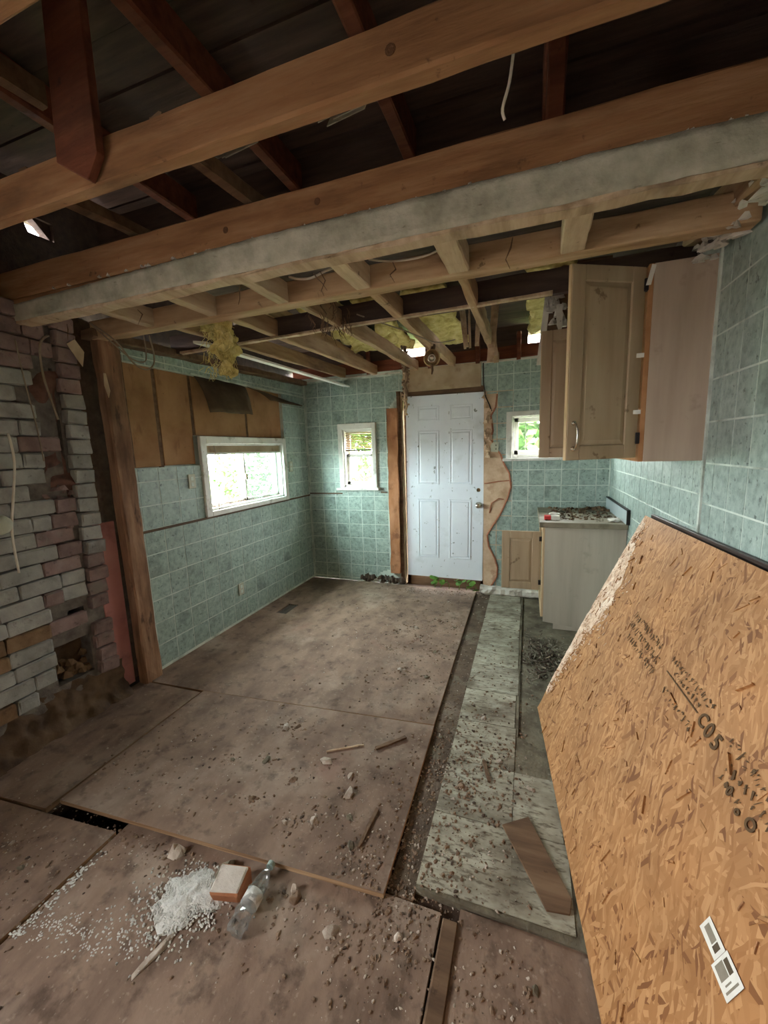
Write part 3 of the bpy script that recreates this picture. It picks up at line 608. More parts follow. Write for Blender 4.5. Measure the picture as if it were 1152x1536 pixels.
for nm, pts, l_ in [('peeled_flap', [(-2.425, 2.553, 2.112), (-2.425, 3.153, 2.112), (-2.24, 2.99, 1.838), (-2.24, 2.50, 1.828)], 'large dark peeled flap hanging above the sliding window'),
                    ('peeled_flap', [(-2.425, 3.19, 2.117), (-2.425, 4.115, 2.02), (-2.25, 3.81, 1.985), (-2.25, 3.27, 1.99)], 'thin dark peeled flap near the corner above the sliding window')]:
    A, B_, C_, D_ = [Vector(p) for p in pts]
    o = lump(nm, 'flap_dark', lambda u, v: (A.lerp(B_, u)).lerp(D_.lerp(C_, u), v)+Vector((.02*math.sin(v*3.1), 0, 0)), 10, 8, None, l_, 'flap', amp=.012, freq=8, double=.005)
b = MB(); b.box(LX-.02, LX+.008, 2.53, 4.17, 2.112, 2.125); struct(b.build('trim_11', 'grout'))
b = MB(); b.timber((-2.40, 1.75, 2.215), (-2.40, 4.15, 2.265), .10, .05, .005, 20); tag(b.build('top_plate', 'old_timber'), 'dusty top plate lying along the left tiled wall', 'beam')

# ------------------------------------------------------------------ ceiling beams and joists
for i, y in enumerate([.6, .2, -.2, -.6, -1.0, -1.4]):
    b = MB(); b.timber((-2.70, y-.02, 2.375), (.70, y-.02, 2.375), .045, .15, .002, 20); tag(b.build('floor_joist', 'joist_x'), 'orange-brown joist overhead on the rear side of the joist with the hanging board', 'beam', 'overhead joists nearest the rear window')
b = MB(); b.timber((-2.70, 1.0, 2.357), (.70, 1.0, 2.362), .045, .115, .0018, 26); tag(b.build('floor_joist', 'joist_x'), 'long orange-brown joist with a dark board hanging on it', 'beam')
b = MB(); b.timber((-2.70, 1.445, 2.368), (.70, 1.445, 2.37), .05, .13, .0022, 26); tag(b.build('floor_joist', 'joist_x'), 'long orange-brown joist directly above the grey plastered beam', 'beam')
for bo, pts in [(bpy.data.objects['floor_joist.007'], [(-.72, 1.4195, 2.375), (-1.12, 1.4195, 2.36)]), (bpy.data.objects['floor_joist.006'], [(-.30, .9773, 2.36)])]:
    for (x, y, z) in pts:
        b = MB(); b.lathe((x, y+.003, z), (0, -1, 0), [(.014, 0), (.012, .0035), (.008, .0040), (.003, .0036)], 14); b.build('knot', 'dark_knot', bo)
# plastered beam
t = tag(empty('plastered_beam', (-.9, 1.44, 2.19)), 'grey-green plastered beam spanning the room under a joist', 'beam')
vs = []; b = MB()
lump('plaster_face', 'plaster_grey', lambda u, v: (-2.46+u*3.24, 1.414, 2.197+v*(.075+.035*min(1, u*2.2))), 90, 6, t, amp=.0035, freq=22, double=.012)
b.timber((-2.46, 1.445, 2.25), (.80, 1.445, 2.25), .05, .10, .003, 20); b.build('core', 'joist_x', t)
b = MB(); b.timber((-2.44, 1.448, 2.19), (.80, 1.448, 2.19), .06, .016, .004, 40); b.build('bottom_ledge', 'joist_pale_y', t)
r_ = random.Random(21)
b = MB()
for k in range(36): b.chunk((r_.uniform(-2.3, .6), 1.425, 2.303), .012, .01, .012, r_)
b.build('plaster_crumb', 'plaster_white', t)
# short joists between plastered beam and cross beam
JX = [-1.945, -1.525, -1.11, -.70, -.285, .135]
JN = ['first', 'second', 'third', 'fourth', 'fifth', 'sixth']
for i, x in enumerate(JX):
    wd = [.055, .055, .06, .068, .085, .085][i]
    b = MB(); b.timber((x, 1.47, 2.245), (x+.005, 1.772, 2.245), wd, .09, .0018, 8, .06); tag(b.build('ceiling_joist', 'joist_pale_y'), 'short pale ceiling joist behind the plastered beam, %s from the brick wall' % JN[i], 'joist', 'short ceiling joists')
b = MB(); b.timber((-2.40, 1.812, 2.24), (.70, 1.812, 2.25), .075, .10, .002, 30, .06); tag(b.build('cross_beam', 'joist_pale_x'), 'knotted brown cross beam carrying the short pale joists', 'beam')
b = MB(); b.timber((-2.4, 2.36, 2.28), (.70, 2.36, 2.315), .04, .12, .003, 20); tag(b.build('cross_beam', 'dark_board_x'), 'dark cross beam behind the knotted brown cross beam', 'beam')
b = MB(); b.timber((-2.3, 2.335, 2.215), (.1, 2.335, 2.25), .03, .014, .003, 20); tag(b.build('lath_strip', 'joist_pale_y'), 'thin pale lath nailed under the dark cross beam', 'lath')
for i, x in enumerate([-1.90, -1.53, -1.08, -.70, -.285]):
    b = MB(); b.timber((x, 1.87, 2.27), (x-.02, 4.26, 2.345), .045, .10, .004, 18); tag(b.build('ceiling_joist', 'joist_y'), 'long brown ceiling joist running to the door wall, %s from the left wall' % JN[i], 'joist', 'long ceiling joists')
for i, x in enumerate([-1.72, -1.31, -.90]):
    b = MB(); b.timber((x, 2.4, 2.50), (x, 4.35, 2.46), .04, .10, .004, 14); tag(b.build('rafter', 'joist_y'), 'rafter under the low kitchen roof, %s from the left wall' % JN[i], 'rafter', 'low kitchen rafters')
b = MB(); b.timber((-2.56, FY+.03, 2.375), (.70, FY+.03, 2.385), .04, .115, .003, 20); tag(b.build('rim_board', 'rim_wood'), 'red-brown rim board above the tiled door wall', 'board')
b = MB(); b.box(-2.42, -1.27, FY-.012, FY+.02, 2.285, 2.30); b.box(-.44, .7, FY-.012, FY+.02, 2.30, 2.312); struct(b.build('trim_12', 'plaster_white'))
for i, x in enumerate([-1.62, -.95, -.48, -.1, .3]):
    b = MB(); b.timber((x, FY-.01, 2.30), (x, FY-.01, 2.55), .04, .04, .003, 5, upv=(0, 1, 0)); tag(b.build('blocking', 'rim_wood'), 'short upright red-brown block at the rim board, %s from the left wall' % JN[i], 'block', 'blocks on the rim board')
mb = MB()
for (a, c) in [(-2.7, -1.27), (-1.02, -.02), (.27, .9)]: mb.box(a, c, FY+.06, FY+.09, 2.42, 2.68)
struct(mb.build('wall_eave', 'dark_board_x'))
# white drywall edge hanging under a joist
b = MB(); b.hexa([(-1.895, 2.02, 2.165), (-1.80, 2.02, 2.15), (-1.84, 4.17, 2.185), (-1.93, 4.17, 2.20)], [(-1.895, 2.02, 2.18), (-1.80, 2.02, 2.165), (-1.84, 4.17, 2.20), (-1.93, 4.17, 2.215)]); tag(b.build('drywall_strip', 'paper_white'), 'long white drywall strip under the ceiling joists', 'drywall')
# attic: upper joists, hanging board, odd timbers
for x, l_ in [(-1.95, 'dark attic rafter nearest the brick wall'), (-1.235, 'dark attic rafter behind the hanging board'), (-.60, 'dark attic rafter above the middle of the room'), (.03, 'dark attic rafter above the kitchen cabinets')]:
    b = MB(); b.timber((x, -1.7, 2.96), (x+.03, 2.25, 2.96), .06, .14, .003, 16); tag(b.build('attic_rafter', 'rim_wood'), l_, 'rafter')
b = MB(); b.prism([(-1.345, .985, 2.38), (-1.215, .975, 2.30), (-1.165, .975, 2.36), (-1.16, .975, 2.9), (-1.31, .985, 2.9)], (0, -.025, 0)); tag(b.build('hanging_board', 'rim_wood', bevel=.002), 'short dark red board hanging upright on the foremost joist', 'board')
b = MB(); b.timber((-1.50, .2, 2.60), (-1.42, 1.0, 2.60), .035, .07, .002, 8); tag(b.build('attic_brace', 'old_timber'), 'brown brace running to the hanging red board', 'brace')
b = MB(); b.timber((.06, 1.75, 2.45), (.07, 1.75, 2.88), .06, .09, .003, 8, upv=(0, 1, 0)); tag(b.build('attic_stud', 'rim_wood'), 'dark upright stud in the attic above the plastered beam', 'stud')
for k, (x, y, l_) in enumerate([(-1.02, 1.2, 'dusty batten between the two long joists beside the torn paper'), (-1.62, 1.2, 'dusty batten between the two long joists beside the daylight hole')]):
    b = MB(); b.timber((x-.02, 1.05, 2.46), (x+.02, 2.2, 2.50), .045, .05, .004, 10); tag(b.build('batten', 'old_timber'), l_, 'batten')
# brace at right wall top and torn plaster
b = MB(); b.timber((.66, 1.50, 2.27), (.64, 2.2, 2.36), .07, .10, .004, 10); tag(b.build('wall_brace', 'joist_y'), 'brown timber sloping along the top of the right wall', 'beam')
b = MB(); r_ = random.Random(31)
for k in range(60): 
    u = r_.random(); b.chunk((.69-r_.random()*.07, 1.55+u*.62, 2.20+u*.04+r_.uniform(-.03, .05)), .035*r_.uniform(.4, 1), .012, .02, r_)
tag(b.build('torn_plaster', 'plaster_white'), 'torn white plaster edge along the top of the right wall', 'plaster', kind='stuff')
# drywall remnant above the cabinets
t = tag(empty('torn_drywall', (.13, 2.96, 2.02)), 'torn white drywall remnant hanging left of the upper cabinet', 'drywall')
b = MB(); b.prism([(.095, 2.96, 2.56), (.125, 2.96, 2.56), (.105, 2.96, 2.3), (.075, 2.96, 2.02), (.040, 2.96, 2.02)], (0, .012, 0)); b.build('upright_edge', 'plaster_white', t)
b = MB(); r_ = random.Random(14)
for k in range(34): b.chunk((r_.uniform(.10, .20), 2.955, r_.uniform(2.2, 2.54)), .03, .012, .04, r_)
b.build('crumbled_face', 'plaster_white', t)
b = MB(); b.box(.10, .46, 2.975, 2.99, 2.23, 2.62); b.build('backing', 'old_timber', t)
b = MB(); b.prism([(.15, 2.945, 2.37), (.185, 2.945, 2.37), (.19, 2.945, 2.24), (.175, 2.945, 2.19), (.155, 2.945, 2.25)], (0, -.01, 0)); b.build('loose_scrap', 'plaster_white', t)
# insulation
def batt(name, c, sx, sy, sz, m, label, seed, amp=.05):
    bm = bmesh.new(); bmesh.ops.create_icosphere(bm, subdivisions=4, radius=1)
    for v in bm.verts:
        p = v.co.copy(); q = Vector((p.x*sx, p.y*sy, p.z*sz)); n_ = noise.noise_vector(q*14+Vector((seed, 0, 0)))+.5*noise.noise_vector(q*40+Vector((seed, 3, 0)))
        v.co = q+n_*amp
    me = bpy.data.meshes.new(name); bm.to_mesh(me); bm.free(); me.materials.append(MATS[m])
    o = bpy.data.objects.new(name, me); sc.collection.objects.link(o); place(o, c); return tag(o, label, 'insulation')
t = tag(empty('insulation_tuft', (-1.63, 1.93, 1.93)), 'ragged yellow insulation tuft hanging from the ceiling joists', 'insulation')
for (dx, z, sx, sz, sd) in [(-.01, 2.20, .075, .085, 1), (.03, 2.11, .06, .10, 2), (.02, 2.0, .045, .09, 3), (-.06, 2.23, .07, .04, 4)]:
    o = batt('insulation_clump', (-1.62+dx, 1.94, z), sx, .04, sz, 'insulation', None, sd, .05); del o['category']; o.parent = t; o.location = Vector((-1.62+dx, 1.94, z))-WORLD[t.name]
b = MB(); r_ = random.Random(6)
for k in range(260):
    p = Vector((-1.62+r_.uniform(-.1, .08), 1.92+r_.uniform(-.03, .04), r_.uniform(1.95, 2.27))); b.tube([p, p+Vector((r_.uniform(-.03, .03), r_.uniform(-.02, .02), -r_.uniform(.01, .045)))], .0018, 3)
b.build('fibres', 'insulation', t)
b = MB()
for (a, c, l_) in [(-1.25, -1.06, 'yellow insulation batt in the bay above the door corner'), (-.86, -.56, 'yellow insulation batt in the bay above the white door'), (-.02, .26, 'yellow insulation batt beside the torn drywall'), (-1.70, -1.36, 'yellow insulation batt in the bay above the small window')]:
    lump('insulation_batt', 'insulation', lambda u, v: (a+u*(c-a), 2.9+v*1.15, 2.60-v*.10), 14, 40, None, l_, 'insulation', amp=.045, freq=11, double=.03)
# hanging splinters, webs, wires
SPL = [((-.36, 3.3, 2.69), (-.385, 3.3, 2.26), .03), ((-.50, 3.3, 2.69), (-.46, 3.3, 2.26), .022), ((-.53, 3.35, 2.69), (-.475, 3.3, 2.25), .016), ((-.24, 3.35, 2.69), (-.285, 3.3, 2.13), .05), ((-.29, 3.4, 2.69), (-.25, 3.4, 2.20), .025), ((-.44, 3.25, 2.69), (-.43, 3.25, 2.24), .012)]
for k, (p, q, wd) in enumerate(SPL):
    b = MB(); b.timber(p, q, wd, .012, .004, 6, upv=(0, 1, 0)); tag(b.build('lath_splinter', 'joist_pale_y'), 'broken lath splinter hanging above the white door', 'splinter', 'hanging lath splinters')
b = MB(); r_ = random.Random(8); pts = [Vector((-1.14+.012*math.sin(k*1.7), 3.95, 2.62-k*.05)) for k in range(13)]
b.tube(pts, [.012+.012*r_.random() for _ in pts], 6)
for k in range(40): p = pts[r_.randint(3, 12)]; b.chunk(p+Vector((r_.uniform(-.03, .03), -.01, r_.uniform(-.03, .03))), .014, .012, .02, r_)
tag(b.build('dirty_cobweb', 'brown_chunk'), 'brown clotted cobweb strand hanging at the door corner', 'cobweb')
b = MB(); pts = [Vector((-1.21+.01*math.sin(k*2), FY-.03, 2.3-k*.05)) for k in range(10)]; b.tube(pts, [.028-.002*k for k in range(10)], 6); r_ = random.Random(18)
for k in range(30): b.chunk(pts[r_.randint(0, 9)]+Vector((r_.uniform(-.025, .025), -.015, 0)), .015, .01, .02, r_)
tag(b.build('hanging_paper', 'tear_paper'), 'crumpled paper strip hanging at the door head', 'paper strip')
b = MB(); b.tube([(-.425, FY-.02, 2.3), (-.42, FY-.03, 2.1), (-.40, FY-.03, 1.98), (-.365, FY-.03, 1.9), (-.345, FY-.025, 1.84)], .006, 6); tag(b.build('dark_wire', 'cable_dark'), 'dark wire hanging down beside the white door', 'wire')
lamp = tag(empty('lamp_holder', (-.70, 3.1, 2.11)), 'round bare lamp holder under a ceiling joist above the door', 'lamp holder')
b = MB(); c = Vector((-.695, 3.12, 2.17)); ax = Vector((.18, -.95, -.25)).normalized()
b.lathe(c-ax*.02, ax, [(.05, 0), (.063, .01), (.063, .02), (.052, .024), (.050, .014), (.03, .012)], 24); b.build('ring', 'brass_dull', lamp, smooth=True)
b = MB(); b.lathe(c, ax, [(.03, 0), (.03, .03), (.022, .032), (.02, .01), (.008, .008)], 20); b.build('socket', 'chrome', lamp, smooth=True)
b = MB(); b.tube([c+Vector((0, -.01, -.05)), c+Vector((.005, -.01, -.09)), c+Vector((.0, -.01, -.12))], [.012, .009, .005], 6); b.tube([c, c+Vector((0, .05, .1))], .02, 8); b.build('stem', 'old_timber', lamp)
for nm, pts, r, m, l_ in [
    ('electric_cable', [(-2.30, 1.70, 2.25), (-2.22, 1.78, 2.16), (-2.2, 1.86, 2.055), (-2.2, 1.94, 2.03), (-2.2, 2.0, 2.07), (-2.2, 2.01, 2.15), (-2.2, 1.99, 2.24)], .005, 'cable_grey', 'grey cable loop hanging in front of the tall fibreboard panel'),
    ('electric_cable', [(-2.32, 1.72, 2.25), (-2.25, 1.79, 2.15), (-2.22, 1.87, 2.08), (-2.21, 1.95, 2.08), (-2.21, 1.965, 2.15), (-2.21, 1.96, 2.24)], .004, 'cable_grey', 'inner grey cable loop beside the tall fibreboard panel'),
    ('electric_cable', [(-2.415, 1.55, 2.16), (-2.41, 1.50, 2.10), (-2.405, 1.49, 1.95), (-2.405, 1.515, 1.8), (-2.405, 1.53, 1.72)], .006, 'cable_grey', 'grey cable stapled down the upper brick wall'),
    ('electric_cable', [(-2.40, 1.385, 2.1), (-2.405, 1.40, 1.9), (-2.405, 1.42, 1.7), (-2.405, 1.43, 1.5)], .0035, 'cable_grey', 'thin pale string hanging over the grey bricks'),
    ('electric_cable', [(-2.40, 1.29, 1.64), (-2.39, 1.29, 1.5), (-2.40, 1.26, 1.3), (-2.40, 1.235, 1.15), (-2.40, 1.235, .95)], .006, 'cable', 'white cable hanging down the brick wall at the broken plate'),
    ('electric_cable', [(-.05, 1.15, 2.42), (-.06, 1.16, 2.36), (-.075, 1.16, 2.31), (-.07, 1.17, 2.29)], .004, 'cable', 'short white cable end dangling from the foremost joist'),
    ('electric_cable', [(-1.05, 1.75, 2.30), (-1.0, 1.74, 2.28), (-.93, 1.735, 2.27), (-.86, 1.74, 2.29), (-.78, 1.74, 2.30)], .006, 'cable', 'pale cable sagging between two short joists'),
    ('electric_cable', [(-.66, 1.76, 2.31), (-.55, 1.75, 2.28), (-.42, 1.75, 2.275), (-.33, 1.76, 2.30)], .005, 'cable', 'pale cable drooping on the knotted cross beam'),
    ('electric_cable', [(-.95, 2.3, 2.28), (-.75, 2.6, 2.24), (-.6, 2.8, 2.2), (-.5, 3.0, 2.25)], .004, 'cable_grey', 'thin wire strung under the long ceiling joists')]:
    b = MB(); P0 = [Vector(p) for p in pts]; sm = []
    for i in range(len(P0)-1):
        a0, a1, a2, a3 = P0[max(i-1, 0)], P0[i], P0[i+1], P0[min(i+2, len(P0)-1)]
        for s in range(4):
            tt = s/4; sm.append(.5*((2*a1)+(a2-a0)*tt+(2*a0-5*a1+4*a2-a3)*tt*tt+(3*a1-a0-3*a2+a3)*tt**3))
    sm.append(P0[-1]); b.tube(sm, r, 6); tag(b.build(nm, m, smooth=True), l_, 'cable')
b = MB(); b.lathe((-2.44, 1.20, 1.20), (1, 0, 0), [(.03, 0), (.05, .02), (.045, .045), (.02, .06)], 12); tag(b.build('wall_fitting', 'pale_outlet', smooth=True), 'pale rounded fitting on the brick wall beside the white cable', 'fitting')
def webs(name, seeds, region, n, label):
    b = MB(); r_ = random.Random(seeds); (x0, x1, y0, y1, z0, z1) = region
    for k in range(n):
        p = Vector((r_.uniform(x0, x1), r_.uniform(y0, y1), r_.uniform(z0, z1))); q = [p]
        for j in range(3): q.append(q[-1]+Vector((r_.uniform(-.02, .02), r_.uniform(-.01, .01), -r_.uniform(.015, .035))))
        b.tube(q, [.0015, .003, .002, .001], 4)
    return tag(b.build(name, 'old_timber'), label, 'cobweb', kind='stuff')
webs('cobwebs', 4, (-1.15, -.95, 2.0, 2.35, 2.2, 2.3), 40, 'clotted brown cobwebs under the dark cross beam')
webs('cobwebs', 5, (-2.2, .1, 1.47, 1.52, 2.17, 2.19), 7, 'loose threads hanging from the short joists')
b = MB(); r_ = random.Random(15)
for (x, y) in [(-1.78, 1.25), (-1.05, 1.3), (-.6, 1.3)]:
    for k in range(5):
        p = Vector((x+r_.uniform(-.08, .08), y, 2.52+r_.uniform(-.02, .03))); b.prism([p, p+Vector((.12, .02, .03)), p+Vector((.13, .02, .05)), p+Vector((.01, .01, .03))], (0, .004, 0))
tag(b.build('torn_paper', 'plaster_grey'), 'torn grey paper scraps caught above the joists', 'paper', kind='stuff')

# ------------------------------------------------------------------ cabinets
def cab_door(name, parent, hinge, direc, wd, h, z, m, handle=None, th=.02, edge='cab_edge'):
    dv = Vector((direc[0], direc[1], 0)).normalized(); nv = Vector((dv.y, -dv.x, 0))   # nv: towards the camera side
    if nv.y > 0: nv = -nv
    h0 = Vector((hinge[0], hinge[1], z))
    def P(u, v, d): return h0+dv*u+Vector((0, 0, v))+nv*d
    def bx(b, u0, u1, v0, v1, d0, d1): b.hexa([P(u0, v0, d0), P(u1, v0, d0), P(u1, v1, d0), P(u0, v1, d0)], [P(u0, v0, d1), P(u1, v0, d1), P(u1, v1, d1), P(u0, v1, d1)])
    dr = bpy.data.objects.new(name, None); sc.collection.objects.link(dr); dr.empty_display_size = .05; place(dr, h0, parent)
    s = .062
    for (u0, u1, v0, v1, nm) in [(0, s, 0, h, 'stile'), (wd-s, wd, 0, h, 'stile'), (s, wd-s, 0, s, 'rail'), (s, wd-s, h-s, h, 'rail')]:
        b = MB(); bx(b, u0, u1, v0, v1, -th, 0); b.build(nm, m, dr, bevel=.0025)
    b = MB(); bx(b, s-.002, wd-s+.002, s-.002, h-s+.002, -th+.004, -.009)
    b.hexa([P(s+.002, s+.002, -.009), P(wd-s-.002, s+.002, -.009), P(wd-s-.002, h-s-.002, -.009), P(s+.002, h-s-.002, -.009)], [P(s+.022, s+.022, -.003), P(wd-s-.022, s+.022, -.003), P(wd-s-.022, h-s-.022, -.003), P(s+.022, h-s-.022, -.003)])
    b.build('panel', m, dr)
    b = MB(); bx(b, wd, wd+.003, 0, h, -th, -.002); b.build('edge_band', edge, dr)
    if handle:
        u, v = handle; b = MB(); b.tube([P(u, v+.055, 0), P(u+.002, v+.05, .018), P(u, v+.025, .028), P(u, v, .03), P(u, v-.025, .028), P(u+.002, v-.05, .018), P(u, v-.055, 0)], .0045, 8)
        for q in (.055, -.055): b.lathe(P(u, v+q, -.001), nv, [(.011, 0), (.011, .004), (.005, .008)], 10)
        tag(b.build('handle', 'chrome', dr, smooth=True), 'curved metal pull')
    return dr
up_ = tag(empty('upper_cabinet', (.59, 2.5, 1.41)), 'tan upper cabinet with open doors on the right tiled wall', 'cabinet')
CX0, CY0, CY1, CZ0, CZ1 = .485, 2.108, 2.90, 1.41, 2.235
b = MB(); b.box(CX0, RX-.006, CY0, CY0+.016, CZ0, CZ1); b.build('end_panel', 'cab_panel', up_, bevel=.002)
b = MB(); b.box(CX0, RX-.006, CY1-.016, CY1, CZ0, CZ1); b.build('end_panel', 'cab_panel', up_, bevel=.002)
b = MB(); b.box(RX-.016, RX-.006, CY0+.016, CY1-.016, CZ0, CZ1); b.build('back_panel', 'cab_inside', up_)
for z in (CZ0+.005, 1.82, CZ1-.016): b = MB(); b.box(CX0+.01, RX-.016, CY0+.016, CY1-.016, z, z+.014); b.build('shelf', 'cab_inside', up_)
b = MB()
for (a, c, d, e) in [(CY0, CY0+.045, CZ0, CZ1), (CY1-.045, CY1, CZ0, CZ1), (CY0+.045, CY1-.045, CZ0, CZ0+.045), (CY0+.045, CY1-.045, CZ1-.045, CZ1)]: b.box(CX0-.02, CX0, a, c, d, e)
b.build('face_frame', 'cab_inside', up_, bevel=.002)
cab_door('door', up_, (CX0-.026, CY0+.01), (.155-.46, 1.945-2.115), .345, .80, 1.428, 'cab_door', (.315, .105))
cab_door('door', up_, (CX0-.026, CY1-.02), (-1, -.02), .39, .79, 1.415, 'cab_door')
for z in (1.49, 2.13):
    b = MB(); b.box(CX0-.034, CX0-.018, CY0-.004, CY0+.02, z, z+.05); b.build('hinge', 'black_edge', up_, bevel=.002)
for z in (1.62, 1.86): b = MB(); b.box(CX0-.05, CX0-.02, CY0-.003, CY0+.004, z, z+.018); b.build('splinter', 'paper_white', up_)
b = MB(); b.prism([(CX0-.03, CY0-.004, 2.15), (CX0-.012, CY0-.004, 2.15), (CX0+.004, CY0-.004, 2.225), (CX0-.012, CY0-.004, 2.23)], (0, -.004, 0)); b.build('torn_strip', 'paper_white', up_)
lo = tag(empty('base_cabinet', (.41, 3.8, 0)), 'greyish base cabinet with an open door in the kitchen corner', 'cabinet')
BX0, BY0, BZ = .12, 3.40, .855
b = MB(); b.prism([(BX0+.02, BY0, .06), (RX-.005, BY0, .0), (RX-.005, BY0, BZ), (BX0+.02, BY0, BZ)], (0, .018, 0)); b.build('end_panel', 'cab_grey', lo)
b = MB(); b.box(BX0+.10, RX-.02, BY0+.012, BY0+.02, 0, .1); b.build('toe_panel', 'cab_grey', lo)
b = MB()
for (a, c, d, e) in [(BY0, BY0+.05, .1, BZ), (4.13, 4.19, .1, BZ), (BY0+.05, 4.13, .1, .15), (BY0+.05, 4.13, .80, BZ)]: b.box(BX0, BX0+.02, a, c, d, e)
b.build('face_frame', 'cab_edge', lo, bevel=.002)
b = MB(); b.box(BX0+.02, RX-.01, BY0+.018, 4.19, .1, .115); b.box(RX-.02, RX-.01, BY0+.018, 4.19, .1, BZ); b.build('carcass', 'cab_inside', lo)
dl = cab_door('door', lo, (BX0-.012, BY0+.085), (-1, .0), .30, .50, .295, 'cab_door')
for z in (.35, .72): b = MB(); b.box(BX0-.02, BX0+.004, BY0+.06, BY0+.09, z, z+.035); b.build('hinge', 'black_edge', lo, bevel=.002)
ct = tag(empty('countertop', (.41, 3.77, BZ)), 'short grey countertop strewn with debris on the base cabinet', 'countertop')
b = MB(); b.box(.095, RX-.005, 3.36, 4.19, BZ, .897); b.build('top', 'counter', ct, bevel=.004)
b = MB(); b.box(RX-.024, RX-.005, 3.34, 4.19, .897, 1.0); b.build('side_splash', 'splash_grey', ct, bevel=.002)
b = MB(); b.box(RX-.026, RX-.004, 3.335, 4.19, 1.0, 1.008); b.box(RX-.026, RX-.004, 3.332, 3.342, .897, 1.008); b.build('splash_edge', 'black_edge', ct)
r_ = random.Random(44); b = MB()
for k in range(150):
    x = r_.uniform(.2, .68); y = r_.uniform(3.5, 4.17); s = r_.uniform(.006, .022)*(1 if y < 3.9 else 1.5); b.chunk((x, y, .895), s, s*.6, s*.8, r_)
tag(b.build('countertop_debris', 'ledge_dirt'), 'dark crumbled debris heaped on the countertop', 'debris', kind='stuff')
b = MB()
for k in range(90):
    x = r_.uniform(.15, .68); y = r_.uniform(3.42, 4.1); s = r_.uniform(.006, .02); b.chunk((x, y, .895), s*1.6, s*.7, s*.5, r_)
tag(b.build('countertop_dust', 'dirt_green'), 'grey-green dust crumbs on the countertop', 'debris', kind='stuff')
t = tag(empty('carton', (.19, 3.5, .897)), 'small red and white carton lying on the countertop edge', 'carton')
b = MB(); b.box(.135, .185, 3.47, 3.53, .897, .93); b.build('red_end', 'red_print', t, bevel=.003)
b = MB(); b.box(.186, .25, 3.47, 3.53, .897, .93); b.build('white_end', 'paper_white', t, bevel=.003)
for (c, s, l_) in [((.22, 3.66, .9), .05, 'crumpled white paper behind the small carton'), ((.63, 3.47, .9), .045, 'crumpled white paper beside the grey side splash')]:
    o = batt('crumpled_paper', (c[0], c[1], c[2]+s*.32), s, s*.7, s*.4, 'paper_white', l_, int(c[0]*100), .015); o['category'] = 'paper'

# ------------------------------------------------------------------ leaning OSB sheet
A = Vector((.079, 2.272, .017)); Bq = Vector((.207, .965, .017)); du = (Bq-A).normalized(); SH = 1.226
TA = Vector((.672, 2.781, 1.06)); TD = Vector((.0, -1.0, .036)).normalized(); utop = -.56
nrm = du.cross(Vector((.672, 2.2, 1.08))-A).normalized()
if nrm.x > 0: nrm = -nrm
uv0 = A
def OS(u, v, d=0):
    f_ = v/SH; p = A+du*u; q = TA+TD*(u-utop)
    return p.lerp(q, f_)+nrm*(d-.010*math.sin(f_*math.pi))
def uvof(p):
    v = SH*(p[2]-.017)/1.066; u = (A.y+(v/SH)*(2.781-.56-A.y)-p[1])/.997; return u, v
r_ = random.Random(77); NS = 46; NU = 26
def edge_u(v):
    f_ = v/SH; return utop*f_-.02*math.sin(f_*3.14)+.012*noise.noise(Vector((v*9, 0, 0)))+.008*noise.noise(Vector((v*31, 5, 0)))
ob = tag(empty('osb_sheet', OS(1, .0)), 'large orange OSB sheet leaning against the right wall', 'board')
o0 = WORLD[ob.name]; vsn = []; uvs = []; fcs = []; fm = []
for side in (0, -.012):
    for i in range(NS+1):
        v = SH*i/NS; e0 = edge_u(v)
        for j in range(NU+1):
            u = e0+(2.4-e0)*(j/NU); vsn.append(OS(u, v, side)-o0); uvs.append((u, v))
nb = (NS+1)*(NU+1); ix = lambda i, j, s_: s_*nb+i*(NU+1)+j
for i in range(NS):
    for j in range(NU):
        fcs += [(ix(i, j, 0), ix(i, j+1, 0), ix(i+1, j+1, 0), ix(i+1, j, 0)), (ix(i, j, 1), ix(i+1, j, 1), ix(i+1, j+1, 1), ix(i, j+1, 1))]; fm += [0, 0]
    for j in (0, NU): fcs.append((ix(i, j, 0), ix(i+1, j, 0), ix(i+1, j, 1), ix(i, j, 1))); fm.append(1)
for j in range(NU):
    for i in (0, NS): fcs.append((ix(i, j, 0), ix(i, j+1, 0), ix(i, j+1, 1), ix(i, j, 1))); fm.append(1)
me = bpy.data.meshes.new('sheet'); me.from_pydata(vsn, [], fcs); ul_ = me.uv_layers.new(name='UVMap')
for p in me.polygons:
    p.material_index = fm[p.index]
    for li in p.loop_indices: ul_.data[li].uv = uvs[me.loops[li].vertex_index]
bm = bmesh.new(); bm.from_mesh(me); bmesh.ops.recalc_face_normals(bm, faces=bm.faces[:]); bm.to_mesh(me); bm.free()
me.materials.append(MATS['osb']); me.materials.append(MATS['osb_frayed'])
so = bpy.data.objects.new('sheet', me); sc.collection.objects.link(so); place(so, o0, ob)
b = MB(); band = []
for i in range(61):
    v = .10+1.11*i/60; f_ = v/SH; wdt = .02+.22*math.exp(-((f_-.62)/.26)**2)+.05*noise.noise(Vector((v*17, 2, 0))); e0 = edge_u(v)
    band.append([OS(e0+.002+wdt*k/4*(1 if k else 0), v, .0012+.0022*abs(noise.noise(Vector((v*40, k*7, 1))))*(0 if k == 4 else 1)) for k in range(5)])
b.add([p for r in band for p in r], [(i*5+k, i*5+k+1, (i+1)*5+k+1, (i+1)*5+k) for i in range(60) for k in range(4)]); o = b.build('delaminated_band', 'osb_band', ob); o['label'] = 'pale frayed band along the broken end'
